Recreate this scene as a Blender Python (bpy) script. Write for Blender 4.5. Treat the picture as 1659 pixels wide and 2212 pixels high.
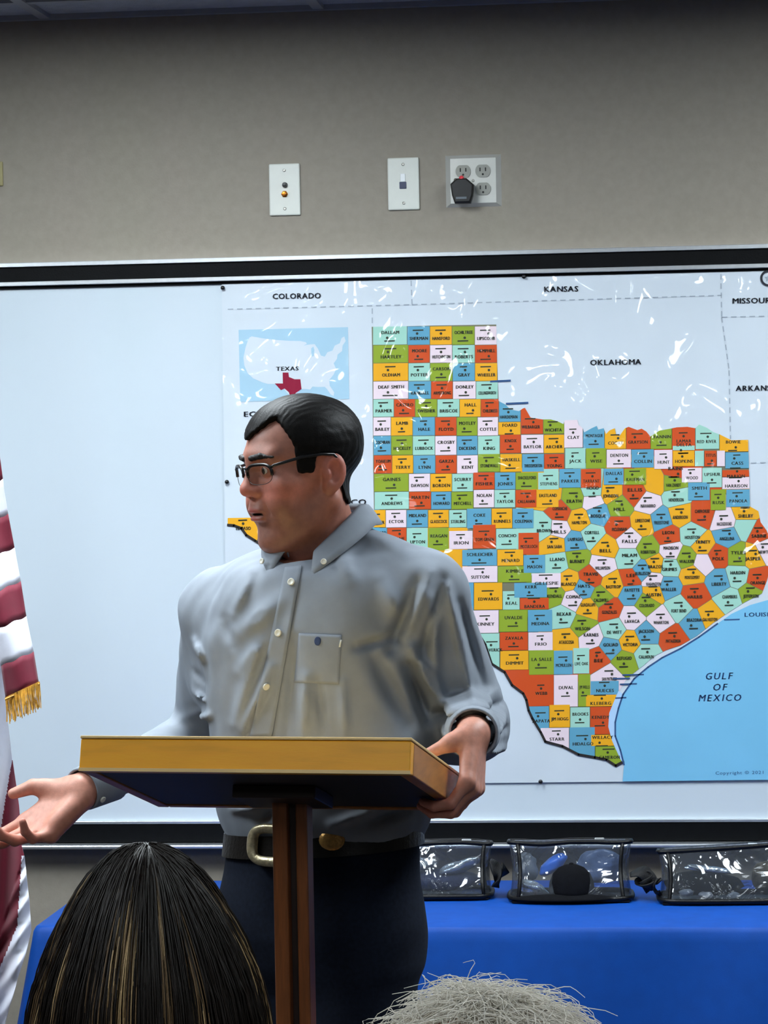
import bpy, bmesh, math, random
import numpy as np
from mathutils import Vector, Matrix

random.seed(7); rng = np.random.default_rng(7)
for o in list(bpy.data.objects): bpy.data.objects.remove(o)
S = bpy.context.scene
COL = S.collection

# ------------------------------------------------------------------ camera
F, DW, YAW, HOR, ROLL, CZ = 6200.0, 6.3, math.radians(6.35), 960.0, 0.018, 1.68
PIT = math.atan((1106 - HOR) / F)
FH = np.array([-math.sin(YAW), math.cos(YAW), 0.]); R0 = np.array([math.cos(YAW), math.sin(YAW), 0.]); ZZ = np.array([0, 0, 1.])
FW = math.cos(PIT) * FH - math.sin(PIT) * ZZ; U0 = math.sin(PIT) * FH + math.cos(PIT) * ZZ
CR = math.cos(ROLL) * R0 - math.sin(ROLL) * U0; CU = math.cos(ROLL) * U0 + math.sin(ROLL) * R0
CAM = -DW * FH + CZ * ZZ
cam = bpy.data.cameras.new('camera'); camo = bpy.data.objects.new('camera', cam); COL.objects.link(camo)
M = Matrix.Identity(4)
for i in range(3):
    M[i][0] = CR[i]; M[i][1] = CU[i]; M[i][2] = -FW[i]; M[i][3] = CAM[i]
camo.matrix_world = M
cam.sensor_fit = 'VERTICAL'; cam.sensor_height = 24; cam.lens = 24 * F / 2212
cam.clip_start = .05; cam.clip_end = 60
S.camera = camo

# ------------------------------------------------------------------ light levels
w = bpy.data.worlds.new('World'); S.world = w; w.use_nodes = True
w.node_tree.nodes['Background'].inputs[0].default_value = (.5, .55, .65, 1)
w.node_tree.nodes['Background'].inputs[1].default_value = 0.0     # closed room: only its lamps light it
LAMP_ON, LAMP_DIM = 29.0, 7.6                                       # ceiling panels by the board / over the audience
LAMP_COL = (.86, .95, 1.0)
CEIL = 2.637
S.view_settings.view_transform = 'Standard'; S.view_settings.look = 'None'
S.view_settings.exposure = 0.0; S.view_settings.gamma = 1.0
S.view_settings.use_curve_mapping = False

# ------------------------------------------------------------------ helpers: pixels and frames
def ray(px, py): return FW + (px - 829.5) / F * CR + (1106 - py) / F * CU
def wp(px, py, off=0.):                       # pixel -> point on the wall (off = distance in front of it)
    d = ray(px, py); return CAM + d * ((-off - CAM[1]) / d[1])
def gp(px, py, z):                            # pixel -> point on a horizontal plane
    d = ray(px, py); return CAM + d * ((z - CAM[2]) / d[2])
def w2v(p): q = np.asarray(p) - np.array([CAM[0], CAM[1], 0]); return np.array([q @ R0, q @ FH, q[2]])
def v2w(p): return np.array([CAM[0], CAM[1], 0]) + p[0] * R0 + p[1] * FH + p[2] * ZZ
def vp(px, py, Y):                            # pixel -> view-frame point (right, away, up) at horizontal distance Y
    d = ray(px, py); t = Y / (d @ FH); return w2v(CAM + d * t)
def vray(px, py):
    d = ray(px, py); return np.array([d @ R0, d @ FH, d[2]])
def lin(c):
    c = np.array(c, float) / 255.; return tuple(np.where(c <= .04045, c / 12.92, ((c + .055) / 1.055) ** 2.4))
def nrm(v): v = np.asarray(v, float); return v / np.linalg.norm(v)

# ------------------------------------------------------------------ helpers: materials
MATS = {}
def mat(name, col, rough=.6, metal=0., noise=None, bump=None, coat=0., spec=.5, attr=None, emit=None, stretch=None, sheen=0., sss=0.):
    if name in MATS: return MATS[name]
    m = bpy.data.materials.new(name); m.use_nodes = True; nt = m.node_tree; N = nt.nodes; L = nt.links
    b = N['Principled BSDF']; c = tuple(lin(col)) + (1,)
    b.inputs['Base Color'].default_value = c; b.inputs['Roughness'].default_value = rough; b.inputs['Metallic'].default_value = metal
    b.inputs['Specular IOR Level'].default_value = spec; b.inputs['Coat Weight'].default_value = coat; b.inputs['Coat Roughness'].default_value = .08
    b.inputs['Sheen Weight'].default_value = sheen
    if sss: b.inputs['Subsurface Weight'].default_value = sss; b.inputs['Subsurface Radius'].default_value = (.012, .005, .003); b.inputs['Subsurface Scale'].default_value = .5
    tc = N.new('ShaderNodeTexCoord'); mp = N.new('ShaderNodeMapping'); L.new(tc.outputs['Object'], mp.inputs[0])
    if stretch: mp.inputs['Scale'].default_value = stretch
    src = None
    if attr:
        a = N.new('ShaderNodeAttribute'); a.attribute_name = attr; src = a.outputs['Color']; L.new(src, b.inputs['Base Color'])
    if noise:
        n = N.new('ShaderNodeTexNoise'); n.inputs['Scale'].default_value = noise[0]; n.inputs['Detail'].default_value = 5; L.new(mp.outputs[0], n.inputs['Vector'])
        r = N.new('ShaderNodeMapRange'); r.inputs[1].default_value = .3; r.inputs[2].default_value = .7; r.inputs[3].default_value = 1 - noise[1]; r.inputs[4].default_value = 1 + noise[1]
        L.new(n.outputs['Fac'], r.inputs[0])
        x = N.new('ShaderNodeVectorMath'); x.operation = 'SCALE'
        if src: L.new(src, x.inputs[0])
        else: x.inputs[0].default_value = c[:3]
        L.new(r.outputs[0], x.inputs['Scale']); L.new(x.outputs[0], b.inputs['Base Color'])
    if bump:
        n = N.new('ShaderNodeTexNoise'); n.inputs['Scale'].default_value = bump[0]; n.inputs['Detail'].default_value = 3; L.new(mp.outputs[0], n.inputs['Vector'])
        bp = N.new('ShaderNodeBump'); bp.inputs['Strength'].default_value = bump[1]; bp.inputs['Distance'].default_value = bump[2] if len(bump) > 2 else .002
        L.new(n.outputs['Fac'], bp.inputs['Height']); L.new(bp.outputs[0], b.inputs['Normal'])
    if emit: b.inputs['Emission Color'].default_value = tuple(emit[0]) + (1,); b.inputs['Emission Strength'].default_value = emit[1]
    MATS[name] = m; return m

# ------------------------------------------------------------------ helpers: objects
def tag(o, label=None, cat=None, group=None, kind=None):
    if label: o['label'] = label
    if cat: o['category'] = cat
    if group: o['group'] = group
    if kind: o['kind'] = kind
    return o
def empty(name, loc=(0, 0, 0), rz=0.):
    o = bpy.data.objects.new(name, None); COL.objects.link(o); o.location = loc; o.rotation_euler = (0, 0, rz); o.empty_display_size = .05; return o
def meshobj(name, me, material=None, parent=None, loc=None, rz=0.):
    o = bpy.data.objects.new(name, me); COL.objects.link(o)
    if material:
        for m in (material if isinstance(material, (list, tuple)) else [material]): me.materials.append(m)
    if parent: o.parent = parent
    if loc is not None: o.location = loc
    o.rotation_euler = (0, 0, rz); return o
def pyd(name, V, Fc, material=None, parent=None, loc=None, rz=0., smooth=False, mi=None):
    me = bpy.data.meshes.new(name); me.from_pydata([tuple(map(float, v)) for v in V], [], [tuple(f) for f in Fc])
    if smooth: me.polygons.foreach_set('use_smooth', [True] * len(me.polygons))
    if mi is not None: me.polygons.foreach_set('material_index', mi)
    me.update(); return meshobj(name, me, material, parent, loc, rz)
def npmesh(name, V, Q, smooth=True):
    V = np.asarray(V, np.float32); Q = np.asarray(Q, np.int32); k = Q.shape[1]
    me = bpy.data.meshes.new(name); me.vertices.add(len(V)); me.vertices.foreach_set('co', V.ravel())
    me.loops.add(Q.size); me.loops.foreach_set('vertex_index', Q.ravel())
    me.polygons.add(len(Q)); me.polygons.foreach_set('loop_start', np.arange(len(Q), dtype=np.int32) * k)
    me.polygons.foreach_set('use_smooth', np.full(len(Q), smooth)); me.update(calc_edges=True); me.validate(); return me
def setcol(me, C, name='col'):
    a = me.color_attributes.new(name, 'FLOAT_COLOR', 'POINT'); C = np.asarray(C, np.float32)
    a.data.foreach_set('color', np.concatenate([C, np.ones((len(C), 1), np.float32)], 1).ravel())
class MB:                                      # collects shapes into one mesh
    def __init__(s): s.V = []; s.F = []
    def add(s, V, Fc):
        b = len(s.V); s.V += [tuple(map(float, v)) for v in V]; s.F += [tuple(i + b for i in f) for f in Fc]; return s
    def box(s, a, b, bev=0.):
        a = np.minimum(a, b) * 1.0 if False else np.array(a, float); b = np.array(b, float)
        lo = np.minimum(a, b); hi = np.maximum(a, b)
        if bev <= 0:
            V = [(x, y, z) for x in (lo[0], hi[0]) for y in (lo[1], hi[1]) for z in (lo[2], hi[2])]
            return s.add(V, [(0, 1, 3, 2), (4, 6, 7, 5), (0, 4, 5, 1), (2, 3, 7, 6), (0, 2, 6, 4), (1, 5, 7, 3)])
        bm = bmesh.new(); bmesh.ops.create_cube(bm, size=1)
        for v in bm.verts: v.co = Vector([(lo[i] + hi[i]) / 2 + v.co[i] * (hi[i] - lo[i]) for i in range(3)])
        bmesh.ops.bevel(bm, geom=bm.edges[:], offset=bev, segments=2, affect='EDGES', profile=.5)
        bm.verts.index_update(); s.add([v.co for v in bm.verts], [[v.index for v in f.verts] for f in bm.faces]); bm.free(); return s
    def tube(s, P, r, n=8, cap=True, sy=1.):
        P = np.asarray(P, float); k = len(P); r = np.broadcast_to(np.asarray(r, float), (k,)); T = np.gradient(P, axis=0)
        up = np.array([0, 0, 1.]);  V = []
        for i in range(k):
            t = nrm(T[i] + 1e-12); a = np.cross(t, up)
            if np.linalg.norm(a) < 1e-3: a = np.cross(t, [1., 0, 0])
            a = nrm(a); b2 = np.cross(a, t)
            for j in range(n):
                q = 2 * math.pi * j / n; V.append(P[i] + r[i] * (math.cos(q) * a + sy * math.sin(q) * b2))
        Fc = [(i * n + j, i * n + (j + 1) % n, (i + 1) * n + (j + 1) % n, (i + 1) * n + j) for i in range(k - 1) for j in range(n)]
        if cap: Fc += [tuple(range(n - 1, -1, -1)), tuple(range((k - 1) * n, k * n))]
        return s.add(V, Fc)
    def lathe(s, prof, n=20, axis='z', c=(0, 0, 0)):
        V = []; c = np.array(c, float)
        for r_, h in prof:
            for j in range(n):
                q = 2 * math.pi * j / n; a, b = r_ * math.cos(q), r_ * math.sin(q)
                p = (a, b, h) if axis == 'z' else ((a, h, b) if axis == 'y' else (h, a, b)); V.append(c + np.array(p))
        k = len(prof)
        Fc = [(i * n + j, i * n + (j + 1) % n, (i + 1) * n + (j + 1) % n, (i + 1) * n + j) for i in range(k - 1) for j in range(n)]
        Fc += [tuple(range(n)), tuple(range((k - 1) * n, k * n))]; return s.add(V, Fc)
    def sphere(s, c, r, nu=14, nv=9):
        r = np.broadcast_to(np.asarray(r, float), (3,)); V = []
        for i in range(nv + 1):
            th = math.pi * i / nv
            for j in range(nu):
                ph = 2 * math.pi * j / nu; V.append(np.array(c) + r * np.array([math.sin(th) * math.cos(ph), math.sin(th) * math.sin(ph), math.cos(th)]))
        return s.add(V, [(i * nu + j, (i + 1) * nu + j, (i + 1) * nu + (j + 1) % nu, i * nu + (j + 1) % nu) for i in range(nv) for j in range(nu)])
    def xf(s, Mx):                             # 3x3 + translation applied to everything so far
        A, t = Mx; s.V = [tuple(np.asarray(A) @ np.array(v) + np.asarray(t)) for v in s.V]; return s
    def obj(s, name, m, parent=None, loc=None, rz=0., smooth=False):
        o = pyd(name, s.V, s.F, m, parent, loc, rz, smooth)
        bm = bmesh.new(); bm.from_mesh(o.data); bmesh.ops.recalc_face_normals(bm, faces=bm.faces[:]); bm.to_mesh(o.data); bm.free()
        return o

# ------------------------------------------------------------------ helpers: implicit surfaces -> mesh
def smin(a, b, k):
    h = np.clip(.5 + .5 * (b - a) / k, 0, 1); return b + (a - b) * h - k * h * (1 - h)
def smax(a, b, k): return -smin(-a, -b, k)
def ell(P, c, r):
    q = (P - np.asarray(c, float)); r = np.asarray(r, float); k0 = np.sqrt(((q / r) ** 2).sum(1)); k1 = np.sqrt(((q / r ** 2) ** 2).sum(1)) + 1e-9
    return k0 * (k0 - 1) / k1
def cap(P, a, b, ra, rb):
    a = np.asarray(a, float); b = np.asarray(b, float); ab = b - a; t = np.clip(((P - a) @ ab) / (ab @ ab), 0, 1)
    return np.linalg.norm(P - a - t[:, None] * ab, axis=1) - (ra + (rb - ra) * t)
def surf(fn, lo, hi, h, B=6):
    lo = np.asarray(lo, float); hi = np.asarray(hi, float); nb = np.ceil((hi - lo) / (h * B)).astype(int) + 1; n = nb * B
    ax = [lo[i] + (np.arange(nb[i]) * B + (B - 1) / 2) * h for i in range(3)]
    G = np.stack(np.meshgrid(*ax, indexing='ij'), -1).reshape(-1, 3); dc = fn(G); act = np.abs(dc) < B * h * 1.7
    A = np.repeat(dc.astype(np.float32), B ** 3).reshape(-1, B, B, B)
    off = np.stack(np.meshgrid(*[(np.arange(B) - (B - 1) / 2) * h] * 3, indexing='ij'), -1).reshape(-1, 3)
    idx = np.nonzero(act)[0]
    for s0 in range(0, len(idx), 600):
        ii = idx[s0:s0 + 600]; P = (G[ii][:, None, :] + off[None]).reshape(-1, 3); A[ii] = fn(P).reshape(-1, B, B, B)
    v = A.reshape(nb[0], nb[1], nb[2], B, B, B).transpose(0, 3, 1, 4, 2, 5).reshape(n)
    s = v < 0
    cs = [(i, j, k) for i in (0, 1) for j in (0, 1) for k in (0, 1)]
    sl = lambda a, o: a[o[0]:a.shape[0] - 1 + o[0], o[1]:a.shape[1] - 1 + o[1], o[2]:a.shape[2] - 1 + o[2]]
    cnt = sum(sl(s, o).astype(np.int8) for o in cs); m = (cnt > 0) & (cnt < 8); I = np.argwhere(m)
    vid = np.full(m.shape, -1, np.int64); vid[m] = np.arange(len(I))
    acc = np.zeros((len(I), 3)); num = np.zeros(len(I))
    for o in cs:
        for d in range(3):
            if o[d] == 0:
                o2 = list(o); o2[d] = 1; a = v[tuple((I + o).T)]; b = v[tuple((I + o2).T)]; x = (a < 0) != (b < 0)
                t = np.where(x, a / np.where(x, a - b, 1), 0); p = np.tile(np.array(o, float), (len(I), 1)); p[:, d] = t
                acc += p * x[:, None]; num += x
    P = lo + (I + acc / num[:, None]) * h
    Q = []
    for d in range(3):
        e = [0, 0, 0]; e[d] = 1; u, w_ = [(1, 2), (2, 0), (0, 1)][d]
        a = s; b = np.roll(s, -1, d); x = a != b; x = x.copy()
        ix = [slice(None)] * 3; ix[d] = slice(0, n[d] - 1); E = np.argwhere(x[tuple(ix)])
        E = E[(E[:, u] > 0) & (E[:, w_] > 0) & (E[:, u] < n[u] - 1) & (E[:, w_] < n[w_] - 1)]
        def g(du, dw):
            q = E.copy(); q[:, u] += du; q[:, w_] += dw; return vid[tuple(q.T)]
        q = np.stack([g(-1, -1), g(0, -1), g(0, 0), g(-1, 0)], 1); fl = ~s[tuple(E.T)]; q[fl] = q[fl][:, ::-1]; Q.append(q)
    Q = np.concatenate(Q); Q = Q[(Q >= 0).all(1)]
    return P, Q
def joinm(parts):
    V = []; Q = []; b = 0
    for v, q in parts: V.append(v); Q.append(q + b); b += len(v)
    return np.concatenate(V), np.concatenate(Q)
def march(fn, o, d, t0, t1, off=0.):           # first hit of a ray with an implicit surface, and the normal there
    t = t0; d = nrm(d)
    for _ in range(400):
        v = fn((o + d * t)[None])[0] - off
        if v < 2e-4: break
        t += max(v * .6, 2e-4)
        if t > t1: break
    p = o + d * t; e = 2e-3
    g = np.array([fn((p + e * np.eye(3)[i])[None])[0] - fn((p - e * np.eye(3)[i])[None])[0] for i in range(3)]); return p, nrm(g)
def march_many(fn, o, D, t0, t1, off=0.):      # the same for many rays at once
    D = D / np.linalg.norm(D, axis=1)[:, None]; t = np.full(len(D), float(t0)); live = np.ones(len(D), bool)
    for _ in range(300):
        if not live.any(): break
        v = fn(o + D[live] * t[live][:, None]) - off; st = np.where(v < 2e-4, 0, np.maximum(v * .6, 2e-4)); t[live] += st
        idx = np.nonzero(live)[0]; live[idx[(v < 2e-4) | (t[idx] > t1)]] = False
    return o + D * t[:, None]
def frame(n, up=(0, 0, 1)):                    # columns: right, up, normal
    n = nrm(n); x = nrm(np.cross(up, n)); return np.stack([x, np.cross(n, x), n], 1)
def fold_noise(P, seed, sc):
    r_ = np.random.default_rng(seed); s = 0
    for i in range(6):
        k = r_.normal(size=3) * sc; s = s + np.sin(P @ k + r_.uniform(0, 6.3)) / 6
    return s

# ================================================================== THE ROOM
paint = mat('wall_paint', (146, 138, 126), .75, noise=(60, .05), bump=(220, .25, .0015))
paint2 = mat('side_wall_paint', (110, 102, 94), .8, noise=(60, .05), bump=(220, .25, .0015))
XL, XR, YB = -4.2, 4.4, -9.4
def struct(o): o['kind'] = 'structure'; return o
def rbox(name, a, b, m, bev=0., parent=None):
    lo = np.minimum(a, b); hi = np.maximum(a, b); c = (lo + hi) / 2
    return MB().box(lo - c, hi - c, bev).obj(name, m, parent, c)
struct(rbox('wall_front', (XL, 0, 0), (XR, .12, CEIL + .1), paint))
struct(rbox('wall_left', (XL - .12, YB, 0), (XL, .12, CEIL + .1), paint2))
struct(rbox('wall_right', (XR, YB, 0), (XR + .12, .12, CEIL + .1), paint2))
struct(rbox('wall_back', (XL - .12, YB - .12, 0), (XR + .12, YB, CEIL + .1), paint2))
struct(rbox('floor', (XL - .12, YB - .12, -.1), (XR + .12, .12, 0), mat('carpet', (46, 46, 50), .95, noise=(140, .25), bump=(400, .6, .003))))
for nm, a, b in (('baseboard_front', (XL, -.014, 0), (XR, 0, .1)), ('baseboard_left', (XL, YB, 0), (XL + .014, 0, .1)), ('baseboard_right', (XR - .014, YB, 0), (XR, 0, .1))):
    struct(rbox(nm, a, b, mat('vinyl_base', (62, 60, 60), .5, noise=(20, .05))))

# ceiling: slab, metal grid and single lay-in tiles; some bays hold lamp panels
ceil = struct(rbox('ceiling', (XL - .12, YB - .12, CEIL + .1), (XR + .12, .12, CEIL + .2), mat('slab', (90, 90, 92), .9, noise=(8, .1))))
tile_m = mat('ceiling_tile', (168, 172, 182), .95, noise=(35, .08), bump=(300, .8, .004))
tbar_m = mat('grid_metal', (150, 152, 158), .45, noise=(12, .04))
gx0 = wp(690, 18)[0]; P_ = .61
xs = [gx0 + P_ * k for k in range(-8, 9) if XL < gx0 + P_ * k < XR]
ys = [-.235 - P_ * k for k in range(16) if -.235 - P_ * k > YB]
cz = CEIL + .15
def clocal(v): return np.array(v) - np.array([(XL + XR) / 2, (YB) / 2, cz])
for x in xs: MB().box(clocal((x - .012, YB, CEIL - .004)), clocal((x + .012, 0, CEIL + .02))).obj('grid_bar', tbar_m, ceil)
for y in ys: MB().box(clocal((XL, y - .012, CEIL - .003)), clocal((XR, y + .012, CEIL + .018))).obj('grid_bar', tbar_m, ceil)
MB().box(clocal((XL, -.02, CEIL - .005)), clocal((XR, 0, CEIL + .02))).obj('wall_angle', tbar_m, ceil)
ex = [XL] + xs + [XR]; ey = [0.] + ys + [YB]
def bay(x, y):
    i = max(k for k in range(len(ex) - 1) if ex[k] <= x); j = max(k for k in range(len(ey) - 1) if ey[k] >= y); return i, j
lampbays = {}
for (x, y, on) in ((-.43, -1.2, 1), (1.4, -1.2, 1), (-1.65, -1.8, 1), (-.43, -4.2, 0), (1.4, -4.2, 0), (-2.26, -4.2, 0), (-.43, -6.3, 0), (1.4, -6.3, 0)):
    i, j = bay(x, y); lampbays[(i, j)] = on; lampbays[(i, j + 1)] = on
tcache = {}
for i in range(len(ex) - 1):
    for j in range(len(ey) - 1):
        if (i, j) in lampbays: continue
        a, b = ex[i + 1] - ex[i], ey[j] - ey[j + 1]; key = (round(a, 3), round(b, 3))
        c = clocal(((ex[i] + ex[i + 1]) / 2, (ey[j] + ey[j + 1]) / 2, CEIL + .013))
        if key not in tcache:
            o = MB().box((-a / 2 + .002, -b / 2 + .002, -.007), (a / 2 - .002, b / 2 - .002, .008)).obj('ceiling_tile', tile_m, ceil, c); tcache[key] = o.data
        else: meshobj('ceiling_tile', tcache[key], None, ceil, c)
lamp_on = mat('lamp_diffuser_on', (240, 245, 250), .5, emit=(LAMP_COL, LAMP_ON), noise=(30, .02))
lamp_dim = mat('lamp_diffuser_dim', (240, 245, 250), .5, emit=(LAMP_COL, LAMP_DIM), noise=(30, .02))
done = set(); k = 0
where = {1: ['bright ceiling light panel between the speaker and the white board', 'bright ceiling light panel out in front of the map', 'bright ceiling light panel out beyond the flag']}
kk = 0
for (i, j), on in lampbays.items():
    if (i, j) in done: continue
    done |= {(i, j), (i, j + 1)}
    x0, x1, y1, y0 = ex[i], ex[i + 1], ey[j], ey[j + 2]; c = ((x0 + x1) / 2, (y0 + y1) / 2, CEIL)
    t = empty('ceiling_light', c); a, b = (x1 - x0) / 2 - .014, (y1 - y0) / 2 - .014
    MB().box((-a, -b, .0), (-a + .025, b, .06)).box((a - .025, -b, .0), (a, b, .06)).box((-a, -b, 0), (a, -b + .025, .06)).box((-a, b - .025, 0), (a, b, .06)).box((-a, -b, .06), (a, b, .066)).obj('housing', tbar_m, t)
    MB().box((-a + .025, -b + .025, .012), (a - .025, b - .025, .018)).obj('diffuser', lamp_on if on else lamp_dim, t)
    if on: lab = where[1][kk]; kk += 1; tag(t, lab, 'light')
    else: tag(t, 'dimmed ceiling light panel over the audience', 'light', 'dimmed ceiling lights over the audience')

# ================================================================== WHITE BOARD
alu = mat('aluminium', (226, 230, 234), .28, metal=.85, noise=(90, .04))
brd = mat('white_board_enamel', (200, 211, 220), .22, noise=(3, .02), spec=.4)
blk = mat('black_rail_insert', (9, 10, 12), .6, noise=(60, .2), bump=(300, .2), spec=.1)
zt = wp(830, 549)[2]; zb = wp(1100, 1826)[2]
def zat(py, px=830): return wp(px, py)[2]
BX0, BX1 = -2.6, 2.3; bc = np.array([(BX0 + BX1) / 2, 0, 1.45])
wb = empty('white_board', bc); tag(wb, 'long white writing board with black and silver rails on the front wall', 'white board')
def bb(name, y0, y1, z0, z1, m, bev=.0): return MB().box(np.array([BX0, -y1, z0]) - bc, np.array([BX1, -y0, z1]) - bc, bev).obj(name, m, wb)
bb('panel', .001, .012, zat(1770), zat(592), brd)
bb('top_rail_cap', 0, .030, zat(559), zat(549.5), alu, .001)
bb('rail_insert', .001, .024, zat(591), zat(559), blk)
bb('lower_rail_lip', .0, .030, zat(600), zat(591), alu, .001)
bb('rail_groove', .001, .018, zat(606), zat(600), blk)
bb('tray_back', .001, .022, zat(1815), zat(1774), blk)
bb('tray_top_edge', .001, .024, zat(1775), zat(1769), alu, .001)
bb('marker_tray', .0, .055, zat(1826), zat(1817), alu, .003)

# ================================================================== WALL MAP (flat print on a glossy laminated sheet)
def gloss(name, col, sea=False):
    m = mat(name, col, .5, noise=(9, .025)); nt = m.node_tree; N = nt.nodes; L = nt.links; b = N['Principled BSDF']
    b.inputs['Coat Weight'].default_value = .75; b.inputs['Coat Roughness'].default_value = .035; b.inputs['Specular IOR Level'].default_value = .2
    geo = N.new('ShaderNodeNewGeometry'); mp = N.new('ShaderNodeMapping'); mp.inputs['Scale'].default_value = (5, 1, 3.4); L.new(geo.outputs['Position'], mp.inputs[0])
    n1 = N.new('ShaderNodeTexNoise'); n1.inputs['Scale'].default_value = 1.5; n1.inputs['Detail'].default_value = .9; n1.inputs['Roughness'].default_value = .62; n1.inputs['Distortion'].default_value = 1.3
    L.new(mp.outputs[0], n1.inputs['Vector'])
    bp = N.new('ShaderNodeBump'); bp.inputs['Strength'].default_value = 1.0; bp.inputs['Distance'].default_value = MAP_WAVE
    sx_ = N.new('ShaderNodeSeparateXYZ'); L.new(geo.outputs['Position'], sx_.inputs[0]); mr = N.new('ShaderNodeMapRange'); mr.inputs[1].default_value = 1.25; mr.inputs[2].default_value = 2.0; mr.inputs[3].default_value = .12; mr.inputs[4].default_value = 1.0
    L.new(sx_.outputs[2], mr.inputs[0]); mu = N.new('ShaderNodeMath'); mu.operation = 'MULTIPLY'; L.new(n1.outputs['Fac'], mu.inputs[0]); L.new(mr.outputs[0], mu.inputs[1])   # the laminate ripples most near its pinned top edge
    L.new(mu.outputs[0], bp.inputs['Height']); L.new(bp.outputs[0], b.inputs['Coat Normal'])
    return m
MAP_WAVE = .10
CC = {'m': gloss('print_mint', (160, 208, 192)), 'b': gloss('print_blue', (96, 160, 188)), 'y': gloss('print_yellow', (236, 170, 34)),
      'g': gloss('print_green', (142, 164, 48)), 'r': gloss('print_orange', (206, 80, 34)), 'p': gloss('print_pink', (232, 212, 220))}
paper = gloss('print_paper', (205, 214, 223)); seam = gloss('print_sea', (122, 190, 226)); ink = gloss('print_ink', (38, 40, 48)); lineg = gloss('print_border', (120, 118, 96))
inkb = gloss('print_blue_ink', (52, 84, 130)); greyl = gloss('print_grey_dash', (160, 170, 182)); dark = gloss('print_river', (48, 44, 44)); insetb = gloss('print_inset_sea', (164, 198, 218)); maroon = gloss('print_maroon', (140, 16, 52)); shore = gloss('print_shore', (176, 208, 240))
inkc = gloss('print_county_ink', (52, 56, 44))
MC = wp(1130, 1150)
MAPO = .016                                     # the sheet hangs just in front of the board
def mp3(p, layer): q = wp(p[0], p[1], MAPO + .0009 + layer * .0004); return q - MC
TLX, TLY = 479, 608; MRX = 1790
sheetpts = [(TLX, TLY), (MRX, 573), (MRX, 1684), (493, 1697)]
def sheet_mesh():
    V = []; n = 24
    for j in range(2):
        for i in range(n + 1):
            t = i / n; a = np.array(sheetpts[0]) * (1 - t) + np.array(sheetpts[1]) * t; b = np.array(sheetpts[3]) * (1 - t) + np.array(sheetpts[2]) * t
            V.append(wp(*(a if j == 0 else b), MAPO) - MC)
    Fc = [(i, i + 1, n + 2 + i, n + 1 + i) for i in range(n)]; return V, Fc
V, Fc = sheet_mesh()
themap = pyd('wall_map', V, Fc, paper, None, MC); sm = themap.modifiers.new('thick', 'SOLIDIFY'); sm.thickness = .0008; sm.offset = 0
tag(themap, 'laminated political wall map of coloured counties pinned to the white board', 'map')
class PrintL:
    def __init__(s): s.V = []; s.F = []; s.mi = []; s.m = []
    def poly(s, pts, m, layer):
        if len(pts) < 3: return
        if m not in s.m: s.m.append(m)
        A = sum(pts[i - 1][0] * pts[i][1] - pts[i][0] * pts[i - 1][1] for i in range(len(pts)))
        if A > 0: pts = pts[::-1]              # seen from the room: normals towards it
        b = len(s.V); s.V += [mp3(p, layer) for p in pts]; s.F.append(tuple(range(b, b + len(pts)))); s.mi.append(s.m.index(m))
    def line(s, pts, wd, m, layer, dash=None):
        pts = [np.array(p, float) for p in pts]
        for a, b in zip(pts[:-1], pts[1:]):
            d = b - a; L = np.linalg.norm(d); d = d / L; n = np.array([-d[1], d[0]]) * wd / 2; t = 0.
            st = dash or (L, 0)
            while t < L:
                e = min(t + st[0], L); p, q = a + d * t, a + d * e; x = 0 if dash else wd * .3
                s.poly([p + n - d * x, q + n + d * x, q - n + d * x, p - n - d * x], m, layer); t = e + st[1]
                if not dash: break
    def out(s, name):
        o = pyd(name, s.V, s.F, s.m, themap, mi=s.mi)
        bm = bmesh.new(); bm.from_mesh(o.data); bmesh.ops.triangulate(bm, faces=[f for f in bm.faces if len(f.verts) > 4]); bm.to_mesh(o.data); bm.free(); return o
GL = {}
def glyph(ch):
    if ch not in GL:
        cu = bpy.data.curves.new('t', 'FONT'); cu.body = ch; cu.size = 1; cu.resolution_u = 2; o = bpy.data.objects.new('t', cu); COL.objects.link(o)
        bpy.context.view_layer.update(); ev = o.evaluated_get(bpy.context.evaluated_depsgraph_get()); me = ev.to_mesh()
        vs = [(v.co.x, v.co.y) for v in me.vertices]; fs = [tuple(p.vertices) for p in me.polygons]; ev.to_mesh_clear()
        bpy.data.objects.remove(o); bpy.data.curves.remove(cu); GL[ch] = (vs, fs, (max(v[0] for v in vs) if vs else .25))
    return GL[ch]
def ptext(pl, txt, cx, cy, wid, hgt, m, layer, slope=-.016, space=.09, ital=0., bold=0.):
    x = 0; items = []
    for ch in txt:
        if ch == ' ': x += .38; continue
        vs, fs, adv = glyph(ch); items.append((x, vs, fs)); x += adv + space
    if x <= 0: return
    sx = wid / (x - space)
    for dx in ((0., bold) if bold else (0.,)):
        for x0, vs, fs in items:
            if m not in pl.m: pl.m.append(m)
            b = len(pl.V)
            for vx, vy in vs:
                u = (x0 + vx + ital * vy) * sx - wid / 2 + dx; pl.V.append(mp3((cx + u, cy + hgt / 2 - vy / .72 * hgt + slope * u), layer))
            pl.F += [tuple(i + b for i in f) for f in fs]; pl.mi += [pl.m.index(m)] * len(fs)

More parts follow.
